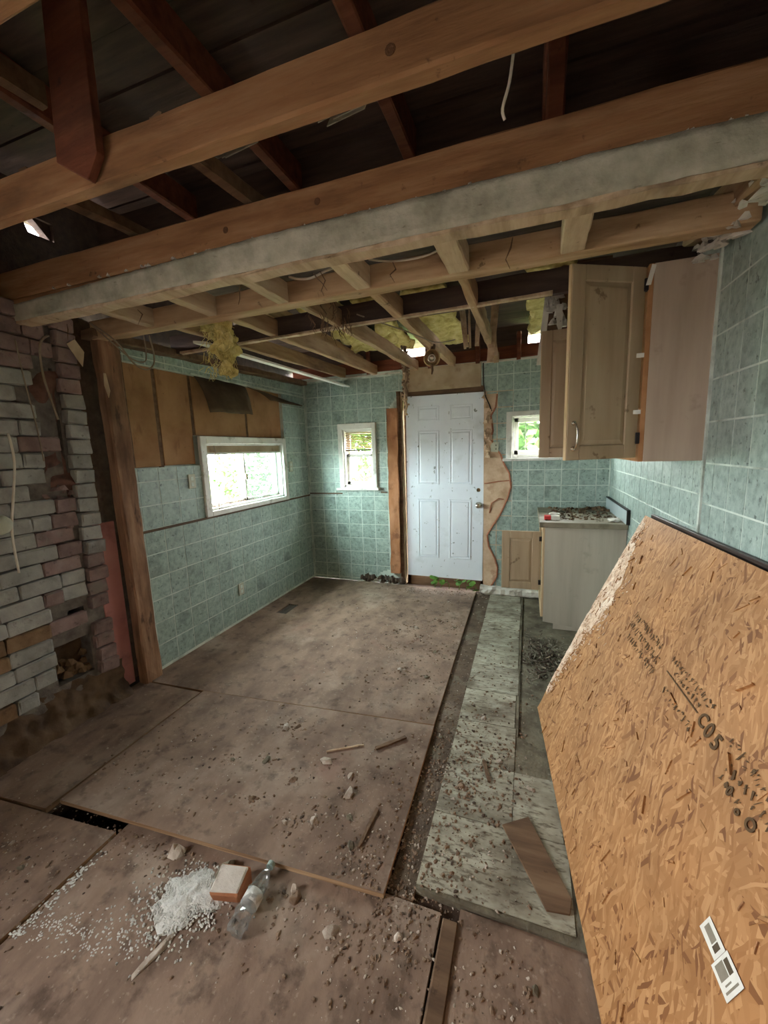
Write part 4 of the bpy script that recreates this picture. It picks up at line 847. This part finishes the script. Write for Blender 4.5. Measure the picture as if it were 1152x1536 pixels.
def flakes(n, fn, m, nm, ln=(.012, .04), wd=(.003, .009), seed=1):
    b = MB(); r_ = random.Random(seed)
    for k in range(n):
        u, v = fn(r_); a = r_.uniform(0, 3.14); l_ = r_.uniform(*ln)/2; w_ = r_.uniform(*wd)/2; d1 = r_.uniform(.0004, .0018); tl = r_.uniform(-.25, .25)
        ca, sa = math.cos(a), math.sin(a)
        pts = [(-l_, -w_), (l_, -w_*.6), (l_*.9, w_), (-l_*.8, w_*.8)]
        b.add([OS(u+x*ca-y*sa, v+x*sa+y*ca, d1+abs(x*tl)) for x, y in pts]+[OS(u+x*ca-y*sa, v+x*sa+y*ca, -.001) for x, y in pts], [(0, 1, 2, 3), (0, 4, 5, 1), (1, 5, 6, 2), (2, 6, 7, 3), (3, 7, 4, 0)])
    o = b.build(nm, m, ob); o['kind'] = 'stuff'
    ul_ = o.data.uv_layers.new(name='UVMap'); oo = WORLD[o.name]
    for li, lp in enumerate(o.data.loops): ul_.data[li].uv = uvof(o.data.vertices[lp.vertex_index].co+oo)
    return o
def edgeband(r):
    v = r.random()*1.06+.12; wdth = .05+.26*math.exp(-((v-.74)/.3)**2); return edge_u(v)+.008+abs(r.gauss(0, .5))*wdth, v
flakes(900, edgeband, 'osb_band', 'frayed_flakes', ln=(.008, .026), seed=2)
flakes(150, lambda r: ((lambda q: (q[0]+r.uniform(0, .07), q[1]))(edgeband(r))), 'osb_frayed', 'frayed_flakes', seed=3)
def face(r):
    v = r.uniform(.02, 1.2); return r.uniform(utop*v/SH+.05, 1.6), v
flakes(110, face, 'osb', 'strand_flakes', ln=(.02, .06), wd=(.004, .012), seed=5)
flakes(90, face, 'osb_frayed', 'strand_flakes', ln=(.012, .03), wd=(.002, .005), seed=6)
# grade stamp: illegible strokes plus readable figures
def on_osb(nm, m, quads, lab=None):
    b = MB()
    for q in quads:
        pts = [OS(u, v, .0024) for u, v in q]; b.prism(pts, nrm*.0006)
    o = b.build(nm, m, ob)
    if lab: o['label'] = lab
    return o
r_ = random.Random(101)
def scribble(u0, u1, v0, h, n):
    out = []
    for k in range(n):
        u = u0+(u1-u0)*(k+.2)/n; g = (u1-u0)/n*.7
        for j in range(3):
            a, c = u+g*r_.random(), u+g*r_.random(); d, e = v0+h*r_.random(), v0+h*r_.random(); tk = .0036
            out.append([(a, d), (a+tk, d+tk), (c+tk, e+tk), (c, e)])
    return out
on_osb('grade_stamp', 'stamp_ink', scribble(.19, .54, .785, .035, 16)+scribble(.20, .58, .74, .035, 18)+scribble(.26, .60, .695, .035, 15)+scribble(.635, .95, .80, .026, 15)+scribble(.70, .90, .775, .018, 9)+scribble(.70, .95, .70, .028, 12)+[[(.66, .764), (.91, .764), (.91, .768), (.66, .768)]]+scribble(1.06, 1.30, .775, .035, 10)+scribble(1.10, 1.36, .73, .035, 11)+scribble(1.10, 1.2, .70, .02, 4), 'faded illegible grade stamp')['kind'] = 'stuff'
def lettering(txt, size, u, v, nm):
    cu = bpy.data.curves.new('lettering', 'FONT'); cu.body = txt; cu.size = size; cu.extrude = .0004; cu.offset = .0015
    to = bpy.data.objects.new('tmp', cu); sc.collection.objects.link(to); bpy.context.view_layer.update()
    me = bpy.data.meshes.new_from_object(to.evaluated_get(bpy.context.evaluated_depsgraph_get())); bpy.data.objects.remove(to)
    for q in me.vertices: q.co = OS(u+q.co.x, v+q.co.y, .003+q.co.z)-o0
    me.materials.clear(); me.materials.append(MATS['stamp_ink']); o = bpy.data.objects.new(nm, me); sc.collection.objects.link(o); place(o, o0, ob); return o
for ch, sz, uu_, vv_ in [('C', .058, .925, .748), ('0', .064, .972, .742), ('5', .064, 1.018, .738), ('0', .035, 1.15, .70), ('o', .03, 1.20, .69), ('O', .04, 1.235, .695)]:
    lettering(ch, sz, uu_, vv_, 'printed_figure')
# two paper stickers
def sticker(u, v, lu, lv, lab, bars):
    st = on_osb('sticker', 'paper_white', [[(u, v), (u+lu, v), (u+lu, v+lv), (u, v+lv)]], lab)
    for (a, c, d, e, m) in bars:
        b = MB(); b.prism([OS(u+a, v+d, .0031), OS(u+c, v+d, .0031), OS(u+c, v+e, .0031), OS(u+a, v+e, .0031)], nrm*.0003); b.build('barcode', m, st)
sticker(1.322, .450, .066, .040, 'long white barcode sticker', [(.008, .042, .012, .030, 'sticker_grey'), (.045, .058, .010, .030, 'sticker_dark')])
sticker(1.389, .437, .062, .058, 'square white barcode sticker', [(.006, .034, .008, .034, 'sticker_grey'), (.008, .034, .037, .050, 'sticker_dark'), (.041, .044, .014, .034, 'sticker_grey'), (.050, .054, .008, .05, 'sticker_grey')])
# dark strip standing in the gap between OSB and wall
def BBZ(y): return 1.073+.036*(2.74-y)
b = MB(); b.prism([(.692, 2.74, .8), (.692, 2.74, BBZ(2.74)), (.692, .2, BBZ(.2)), (.692, .2, .8)], (.018, 0, 0)); tag(b.build('dark_strip', 'dark_brown_wood', bevel=.002), 'dark strip standing between the OSB sheet and the tiled wall', 'board')

# ------------------------------------------------------------------ floor sheets
def sheet(name, poly, z0, z1, m, label, cat='floor sheet'):
    b = MB(); n = len(poly); lo_ = [(x, y, z0) for x, y in poly]
    z1s = z1 if isinstance(z1, (list, tuple)) else [z1]*n
    z0s = z0 if isinstance(z0, (list, tuple)) else [z0]*n
    vs = [(x, y, z) for (x, y), z in zip(poly, z0s)]+[(x, y, z) for (x, y), z in zip(poly, z1s)]
    b.add(vs, [tuple(range(n))[::-1]]); b.add(vs, [tuple(range(n, 2*n))]); b.add(vs, [(i, (i+1) % n, n+(i+1) % n, n+i) for i in range(n)], 1)
    o = b.build(name, [m, 'ply_edge']); bm = bmesh.new(); bm.from_mesh(o.data); bmesh.ops.remove_doubles(bm, verts=bm.verts[:], dist=1e-5); bmesh.ops.recalc_face_normals(bm, faces=bm.faces[:]); bm.to_mesh(o.data); bm.free()
    return tag(o, label, cat)
sheet('plywood_sheet', [(-2.44, -1.7), (-1.56, -1.7), (-1.545, .965), (-2.44, .90)], -.02, .006, 'ply_mid', 'plywood sheet beside the brick wall, under the raised sheet corner')
sheet('plywood_sheet', [(-1.535, -1.7), (-.24, -1.7), (-.24, 1.09), (-1.535, 1.09)], -.02, 0, 'ply_mid', 'brown plywood sheet carrying the white rubble heap')
sheet('plywood_sheet', [(-.18, -1.7), (.71, -1.7), (.71, 1.12), (-.18, 1.12)], -.02, 0, 'ply_mid', 'plywood sheet at the foot of the OSB sheet')
b = MB(); b.timber((-.21, -1.7, -.006), (-.205, 1.07, -.004), .05, .028, .002, 12); tag(b.build('floor_batten', 'old_timber'), 'narrow flat batten between two foreground plywood sheets', 'batten')
sheet('plywood_sheet', [(-1.907, .984), (-.43, 1.069), (-.452, 1.955), (-1.93, 1.85)], [.012, .004, -.01, -.01], [.030, .022, .012, .014], 'ply_mid', 'raised plywood sheet with a splintered front edge')
s2_ = sheet('plywood_sheet', [(-1.94, 1.857), (-.455, 1.965), (-.485, 4.12), (-2.42, 4.15), (-2.42, 1.84)], -.015, .010, 'ply_mid', 'large plywood sheet in front of the white door')
sheet('dirt_strip', [(-.425, 1.10), (-.338, 1.10), (-.338, 4.12), (-.48, 4.12), (-.45, 1.97)], -.02, -.006, 'dirt_floor', 'strip of bare dirty subfloor between plywood and vinyl tiles', 'subfloor')
sheet('dirt_patch', [(-.018, 2.01), (.17, 1.9), (.715, 1.9), (.715, 4.19), (-.018, 4.19)], -.02, -.002, 'dirt_green', 'grey-green gritty subfloor in front of the base cabinet', 'subfloor')
sheet('plywood_subfloor', [(-2.44, .91), (-1.95, .95), (-1.945, 1.84), (-2.44, 1.83)], -.02, .008, 'ply_mid', 'plywood subfloor below the brick wall', 'subfloor')  # same plywood as the other floor sheets
vs_ = tag(empty('vinyl_flooring', (-.1, 2.6, 0)), 'strip of worn pale green vinyl floor tiles', 'floor covering')
b = MB(); b.prism([(-.336, 1.135, -.02), (.20, 1.115, -.02), (.16, 1.9, -.02), (-.02, 2.0, -.02), (-.02, 4.15, -.02), (-.336, 4.15, -.02)], (0, 0, .026)); b.build('underlayment', 'dirt_green', vs_)
r_ = random.Random(55); y = 1.145; k = 0
while y < 4.1:
    y1 = min(y+.305, 4.145); 
    w_ = -.034 if y > 1.85 else -.034
    b = MB(); b.box(-.334+r_.uniform(-.003, .003), w_+r_.uniform(-.012, .006), y+.002, y1-.002, .0055, .009); b.build('vinyl_tile', 'vinyl', vs_)
    if y < 1.75: b = MB(); b.box(-.030, .17-.04*(y-1.1), y+.002, y1-.002, .0055, .0085); b.build('vinyl_tile', 'vinyl', vs_)
    y = y1; k += 1
def fz(x, y):
    if -.335 < x < -.03 and 1.14 < y < 4.14: return .009
    if -.03 <= x < .14 and 1.14 < y < 1.9: return .0085
    if x > -.03 and y > 1.9: return -.002
    if -.47 <= x <= -.335 and y > 1.10: return -.006
    if -1.9 < x < -.445 and 1.07 < y < 1.87: return .012+.010*(1.95-y)/.9+(.008*(-.43-x)/1.5*(1.95-y)/.9)
    if -2.42 < x < -.46 and y >= 1.97: return .010
    if x < -1.55 and y < .9: return .006
    if x < -1.94: return .008
    return 0 if y < 1.09 else -.02
# floor register
t = tag(empty('floor_vent', (-2.17, 3.2, .01)), 'small dark floor vent beside the left tiled wall', 'vent')
b = MB(); b.box(-2.225, -2.115, 3.08, 3.31, -.03, .03); cut_ = b.build('vent_cutter', 'duct_metal')
md = s2_.modifiers.new('vent', 'BOOLEAN'); md.operation = 'DIFFERENCE'; md.object = cut_; md.solver = 'EXACT'; bpy.context.view_layer.update()
s2_.data = bpy.data.meshes.new_from_object(s2_.evaluated_get(bpy.context.evaluated_depsgraph_get())); s2_.modifiers.clear(); bpy.data.objects.remove(cut_)
b = MB(); b.box(-2.235, -2.105, 3.07, 3.32, -.30, -.295); b.box(-2.235, -2.226, 3.07, 3.32, -.295, -.061); b.box(-2.114, -2.105, 3.07, 3.32, -.295, -.061); b.box(-2.226, -2.114, 3.07, 3.079, -.295, -.061); b.box(-2.226, -2.114, 3.311, 3.32, -.295, -.061); b.build('duct', 'duct_metal', t)
for k in range(4): b = MB(); x = -2.203+k*.022; b.box(x, x+.004, 3.081, 3.309, -.004, .008); b.build('louver', 'duct_metal', t)
# loose boards and sticks
def bit(name, p, q, wd, th, m, label, cat): b = MB(); b.timber(p, q, wd, th, .002, 6); return tag(b.build(name, m), label, cat)
b = MB(); b.prism([(-.068, 1.458, .0095), (.03, 1.525, .0095), (.165, 1.25, .0095), (.155, 1.20, .0095), (.085, 1.19, .0095)], (0, 0, .008)); tag(b.build('loose_board', 'old_timber', bevel=.001), 'short brown board lying on the vinyl tiles beside the OSB sheet', 'board')
bit('stick', (-.69, 1.69, .023), (-.57, 1.815, .021), .018, .009, 'old_timber', 'dark wood stick lying on the raised plywood sheet near its back seam', 'stick')
bit('stick', (-.572, 1.19, .026), (-.562, 1.37, .024), .012, .007, 'old_timber', 'thin dark stick lying near the raised plywood front edge', 'stick')
bit('stick', (-.92, 1.60, .022), (-.76, 1.70, .021), .008, .006, 'joist_pale_y', 'thin pale stick beside a plaster lump on the raised sheet', 'stick')
bit('stick', (-.17, 1.78, .013), (-.135, 1.66, .013), .016, .007, 'old_timber', 'short dark stick lying on the vinyl tiles', 'stick')
# rubble heap in front of the raised sheet
mound = lambda u, v: (lambda a, rr: (-1.07+(.105+.02*math.sin(a*3)+.015*math.sin(a*7+1)+.03*noise.noise(Vector((a*6, 3, 0))))*rr*math.cos(a)+.03*rr*math.sin(a), .862+(.105+.015*math.sin(a*4))*rr*math.sin(a), .016*(1-rr*rr)+.0005-.004*(rr > .98)))(u*2*math.pi, v)
lump('plaster_powder_mound', 'white_powder', mound, 60, 16, None, 'mound of white plaster powder in front of the raised plywood sheet', 'powder', amp=.006, freq=60)
b = MB(); r_ = random.Random(61)
for k in range(2200):
    a = r_.uniform(0, 6.28); rr = abs(r_.gauss(0, .5)); x = -1.07+.15*rr*math.cos(a)+.03*rr*math.sin(a); y = .86+.14*rr*math.sin(a); 
    if y > .985: continue
    b.chunk((x, y, .0+.012*max(0, 1-rr)), .004*r_.uniform(.4, 1.6), .004, .005, r_)
for k in range(260):
    x = r_.uniform(-1.5, -1.1); y = .66+r_.gauss(0, .03)+(x+1.5)*.12; b.chunk((x, y, 0), .0035, .003, .002, r_)
for k in range(120): b.chunk((-1.52+r_.gauss(0, .012), r_.uniform(.6, .9), .001), .005, .004, .002, r_)
tag(b.build('white_plaster_powder', 'white_powder'), 'white plaster crumbs scattered around the powder mound', 'powder', kind='stuff')
t = tag(empty('brick_piece', (-.94, .92, 0)), 'orange brick piece with a pale mortar face in the white powder', 'brick')
b = MB(); b.hexa([(-.985, .885, .0), (-.89, .905, .0), (-.885, .975, .0), (-.99, .955, .0)], [(-.985, .87, .045), (-.885, .90, .04), (-.885, .975, .075), (-.99, .95, .08)]); b.build('body', 'brick_fragment', t, bevel=.006)
b = MB(); b.hexa([(-.983, .876, .0455), (-.889, .903, .0415), (-.889, .968, .0745), (-.985, .945, .0785)], [(-.980, .874, .053), (-.893, .902, .049), (-.893, .962, .080), (-.982, .94, .086)]); b.build('mortar_face', 'plaster_white', t, bevel=.003)
# plastic bottle
t = tag(empty('plastic_bottle', (-.84, .92, 0)), 'crushed clear plastic bottle lying beside the brick piece', 'bottle')
p0 = Vector((-.835, .815, .03)); p1 = Vector((-.845, 1.02, .034)); ax = (p1-p0).normalized()
b = MB(); b.lathe(p0, ax, [(.012, 0), (.028, .004), (.030, .012), (.027, .022), (.030, .032), (.026, .042), (.030, .052), (.027, .062), (.0285, .075), (.029, .095), (.029, .115), (.030, .13), (.027, .14), (.026, .15), (.02, .163), (.015, .175), (.011, .19), (.011, .205)], 16); o = b.build('body', 'bottle_plastic', t)
for v in o.data.vertices: v.co += noise.noise_vector(v.co*42)*.011
b = MB(); b.lathe(p0+ax*.078, ax, [(.0305, 0), (.0305, .038), (.0295, .038), (.0295, 0)], 18); b.build('paper_label', 'white_powder', t, smooth=True)
b = MB(); b.lathe(p0+ax*.203, ax, [(.0135, 0), (.0135, .016), (.010, .018)], 14); b.build('cap', 'tile', t)
def rock(name, c, s, m, label, cat, grp=None, seed=0, flat=.6):
    b = MB(); rr = random.Random(seed); b.chunk(c, s, s*.7, s*flat, rr, jit=.45); o = b.build(name, m, bevel=s*.06); return tag(o, label, cat, grp)
rock('plaster_shard', (-1.05, .715, .0), .055, 'pale_chunk', 'long pale plaster shard in front of the powder heap', 'shard', None, 3, .25)
for v in bpy.data.objects['plaster_shard'].data.vertices: v.co = Vector((v.co.x*.45+v.co.y*.3, v.co.y*1.25, v.co.z))
rock('plaster_lump', (-1.235, .975, -.01), .035, 'pale_chunk', 'upright pale plaster lump under the raised plywood edge', 'lump', None, 5, 1.5)
rock('plaster_lump', (-1.01, .975, .0), .05, 'dirt_green', 'grey-green mortar lump behind the orange brick piece', 'lump', None, 6, .7)
rock('plaster_lump', (-.73, .995, .0), .026, 'pale_chunk', 'pinkish plaster lump at the raised plywood front edge beside the bottle', 'lump', None, 7, 1)
CHK = [(-1.217, 1.703, .03), (-1.16, 1.72, .02), (-.9, 1.549, .035), (-1.176, 1.464, .028), (-.705, 1.408, .035), (-.984, 1.397, .022), (-.795, 1.244, .022), (-.601, 1.189, .028), (-1.411, 1.895, .03), (-1.36, 1.91, .025), (-1.915, 1.235, .02), (-1.335, 1.415, .018), (.037, 1.678, .022), (-.72, .98, .03), (-.56, .93, .03), (-.599, 2.398, .025), (-.856, 3.113, .025), (-.70, 3.3, .02), (-.95, 2.7, .02), (-.62, 2.75, .02), (-.80, 2.45, .02), (-1.1, 1.25, .02), (-.9, 1.2, .016), (-.66, 1.3, .02), (-.74, 1.5, .02), (-1.0, 3.0, .018), (-.78, 2.95, .018), (-.55, 3.2, .018), (-.7, 3.75, .022), (-1.0, 3.7, .02), (-.45, 1.25, .018), (-.40, 1.9, .018), (-.2, 2.1, .02), (-.25, 1.6, .022), (-.1, 1.8, .02), (-1.75, .75, .016), (-1.9, .8, .012), (-1.7, .62, .016), (-.35, .98, .02), (.05, .98, .018)]
for k, (x, y, s) in enumerate(CHK):
    rock('rubble_piece', (x, y, fz(x, y)), s, ['pale_chunk', 'brown_chunk', 'pale_chunk', 'dirt_green'][k % 4], 'small loose piece of plaster rubble lying on the dirty floor', 'rubble', 'rubble pieces on the floor', k, .55)
# uncountable grit
def grit(n, m, label, seed, smin, smax, dens):
    b = MB(); r_ = random.Random(seed); c = 0
    while c < n:
        cx_, cy_, sx, sy, wt = r_.choices(dens, [d[4] for d in dens])[0]
        x = r_.gauss(cx_, sx); y = r_.gauss(cy_, sy)
        if not (-2.38 < x < .68 and .45 < y < 4.12) or (x > .05+.0*y and y < 2.3): continue
        if x > .1 and y > 3.35: continue
        if y > 1.0 and y < 1.06 and x < -.45: continue
        s = smin+(smax-smin)*r_.random()**3; b.chunk((x, y, fz(x, y)+.0004), s, s*.7, s*.6, r_); c += 1
    return tag(b.build('floor_grit', m), label, 'debris', kind='stuff')
D1 = [(-.75, 2.6, .25, .5, 4), (-.9, 1.5, .45, .3, 4), (-.42, 1.6, .06, .5, 4), (-.42, 1.1, .12, .08, 3), (-.25, 2.0, .15, .6, 3), (-.9, 3.3, .4, .4, 2), (-1.3, .95, .4, .06, 3), (-.2, .95, .3, .1, 2), (-1.8, .7, .3, .15, 1), (-1.6, 1.3, .25, .25, 1), (.1, 2.8, .15, .4, 3), (-.85, 4.0, .35, .05, 2), (-.5, .8, .5, .15, 1.2), (-.2, 1.75, .12, .18, 5), (-.25, 1.3, .15, .1, 2)]
D1 += [(x, y, .035, .03, .22) for x, y, q in CHK]
grit(3600, 'pale_chunk', 'pale plaster crumbs strewn over the floor', 1, .0012, .0075, D1)
grit(5200, 'brown_chunk', 'brown dirt crumbs strewn over the floor', 2, .002, .011, D1)
grit(1100, 'dark_chunk', 'dark splinters and dirt strewn over the floor', 3, .002, .010, D1)
b = MB(); r_ = random.Random(71)
for k in range(260):
    x = r_.gauss(.12, .09); y = r_.gauss(2.85, .16)
    if x < -.01: continue
    a = r_.uniform(0, 3.14); l_ = r_.uniform(.01, .04); p = Vector((x, y, r_.uniform(.0, .02))); q = p+Vector((math.cos(a)*l_, math.sin(a)*l_, r_.uniform(-.005, .015)))
    b.tube([p, q], r_.uniform(.002, .006), 4, k % 2)
tag(b.build('dark_shard_heap', ['dark_chunk', 'sticker_grey']), 'heap of dark shards in front of the base cabinet', 'debris', kind='stuff')
b = MB(); b.prism([(.23, 2.80, .02), (.30, 2.78, .03), (.31, 2.72, .02), (.27, 2.73, .015), (.25, 2.70, .012), (.245, 2.75, .018)], (0, 0, .003)); tag(b.build('white_scrap', 'paper_white'), 'torn white scrap on the dark shard heap', 'scrap')
# weeds at the door foot
wd_ = tag(empty('weed', (-.72, 4.12, .01)), 'green ivy weed sprouting under the white door', 'plant')
r_ = random.Random(33)
for k in range(6):
    x = -.93+k*.085+r_.uniform(-.02, .02); pts = [Vector((x, 4.15, .0)), Vector((x+.01, 4.12, .05)), Vector((x+r_.uniform(-.03, .03), 4.10, .09+r_.random()*.04))]
    b = MB(); b.tube(pts, .003, 5); st = b.build('stem', 'leaf', wd_)
    for j in range(4):
        c = pts[2]+Vector((r_.uniform(-.05, .05), r_.uniform(-.05, .02), r_.uniform(-.05, .02))); s = r_.uniform(.022, .04); a = r_.uniform(0, 6.28); tl = r_.uniform(.2, .9)
        e1 = Vector((math.cos(a), math.sin(a)*.6, .2)); e2 = Vector((-math.sin(a), math.cos(a)*.6, tl)).normalized()
        b = MB(); b.add([c-e1*s, c-e1*s*.4+e2*s*.8, c+e1*s*.5+e2*s*.7, c+e1*s*1.1, c+e1*s*.5-e2*s*.7, c-e1*s*.4-e2*s*.8, c+Vector((0, 0, s*.25))], [(0, 1, 6), (1, 2, 6), (2, 3, 6), (3, 4, 6), (4, 5, 6), (5, 0, 6)]); b.build('leaf', 'leaf', st, recalc=False)

# ------------------------------------------------------------------ outside
b = MB(); b.box(-40, 40, 4.6, 60, -.45, -.4); struct(b.build('ground', 'grass'), 'green lawn outside')
b = MB(); b.box(-40, -2.9, -30, 4.6, -.45, -.4); struct(b.build('ground_side', 'gravel'))
def shrub(c, r, h, n, label, seed):
    t = tag(empty('shrub', c), label, 'shrub'); r_ = random.Random(seed)
    b = MB(); b.tube([Vector(c), Vector(c)+Vector((.05, 0, h*.5)), Vector(c)+Vector((0, .05, h*.8))], [.06, .04, .02], 7); b.build('trunk', 'bark', t)
    b = MB()
    for k in range(n):
        a = r_.uniform(0, 6.28); z = r_.random(); rr = r*math.sqrt(r_.random())*math.sin(min(1, z*1.1+.12)*3.0)**.5 if z < .95 else r*.2
        p = Vector((c[0]+rr*math.cos(a), c[1]+rr*math.sin(a), c[2]+.15+z*h)); s = r_.uniform(.06, .13)
        e1 = Vector((r_.uniform(-1, 1), r_.uniform(-1, 1), r_.uniform(-.6, .6))).normalized(); e2 = e1.cross(Vector((r_.uniform(-1, 1), r_.uniform(-1, 1), r_.uniform(-1, 1)))).normalized()
        b.add([p-e1*s, p+e2*s*.5, p+e1*s, p-e2*s*.5], [(0, 1, 2, 3)])
    o = b.build('foliage', 'tree_leaf', t, recalc=False); o['kind'] = 'stuff'
shrub((.75, 6.6, -.4), 1.3, 3.6, 7000, 'leafy green shrub beyond the low window beside the door', 1)
shrub((-1.0, 13.5, -.4), 1.6, 3.2, 1800, 'leafy green shrub on the lawn beyond the door', 2)
shrub((-4.9, 11.5, -.4), 1.5, 2.6, 2600, 'leafy green shrub beyond the small double-hung window', 3)
shrub((-8.6, 11.6, -.4), 1.5, 3.4, 2600, 'leafy green shrub beyond the sliding window', 4)
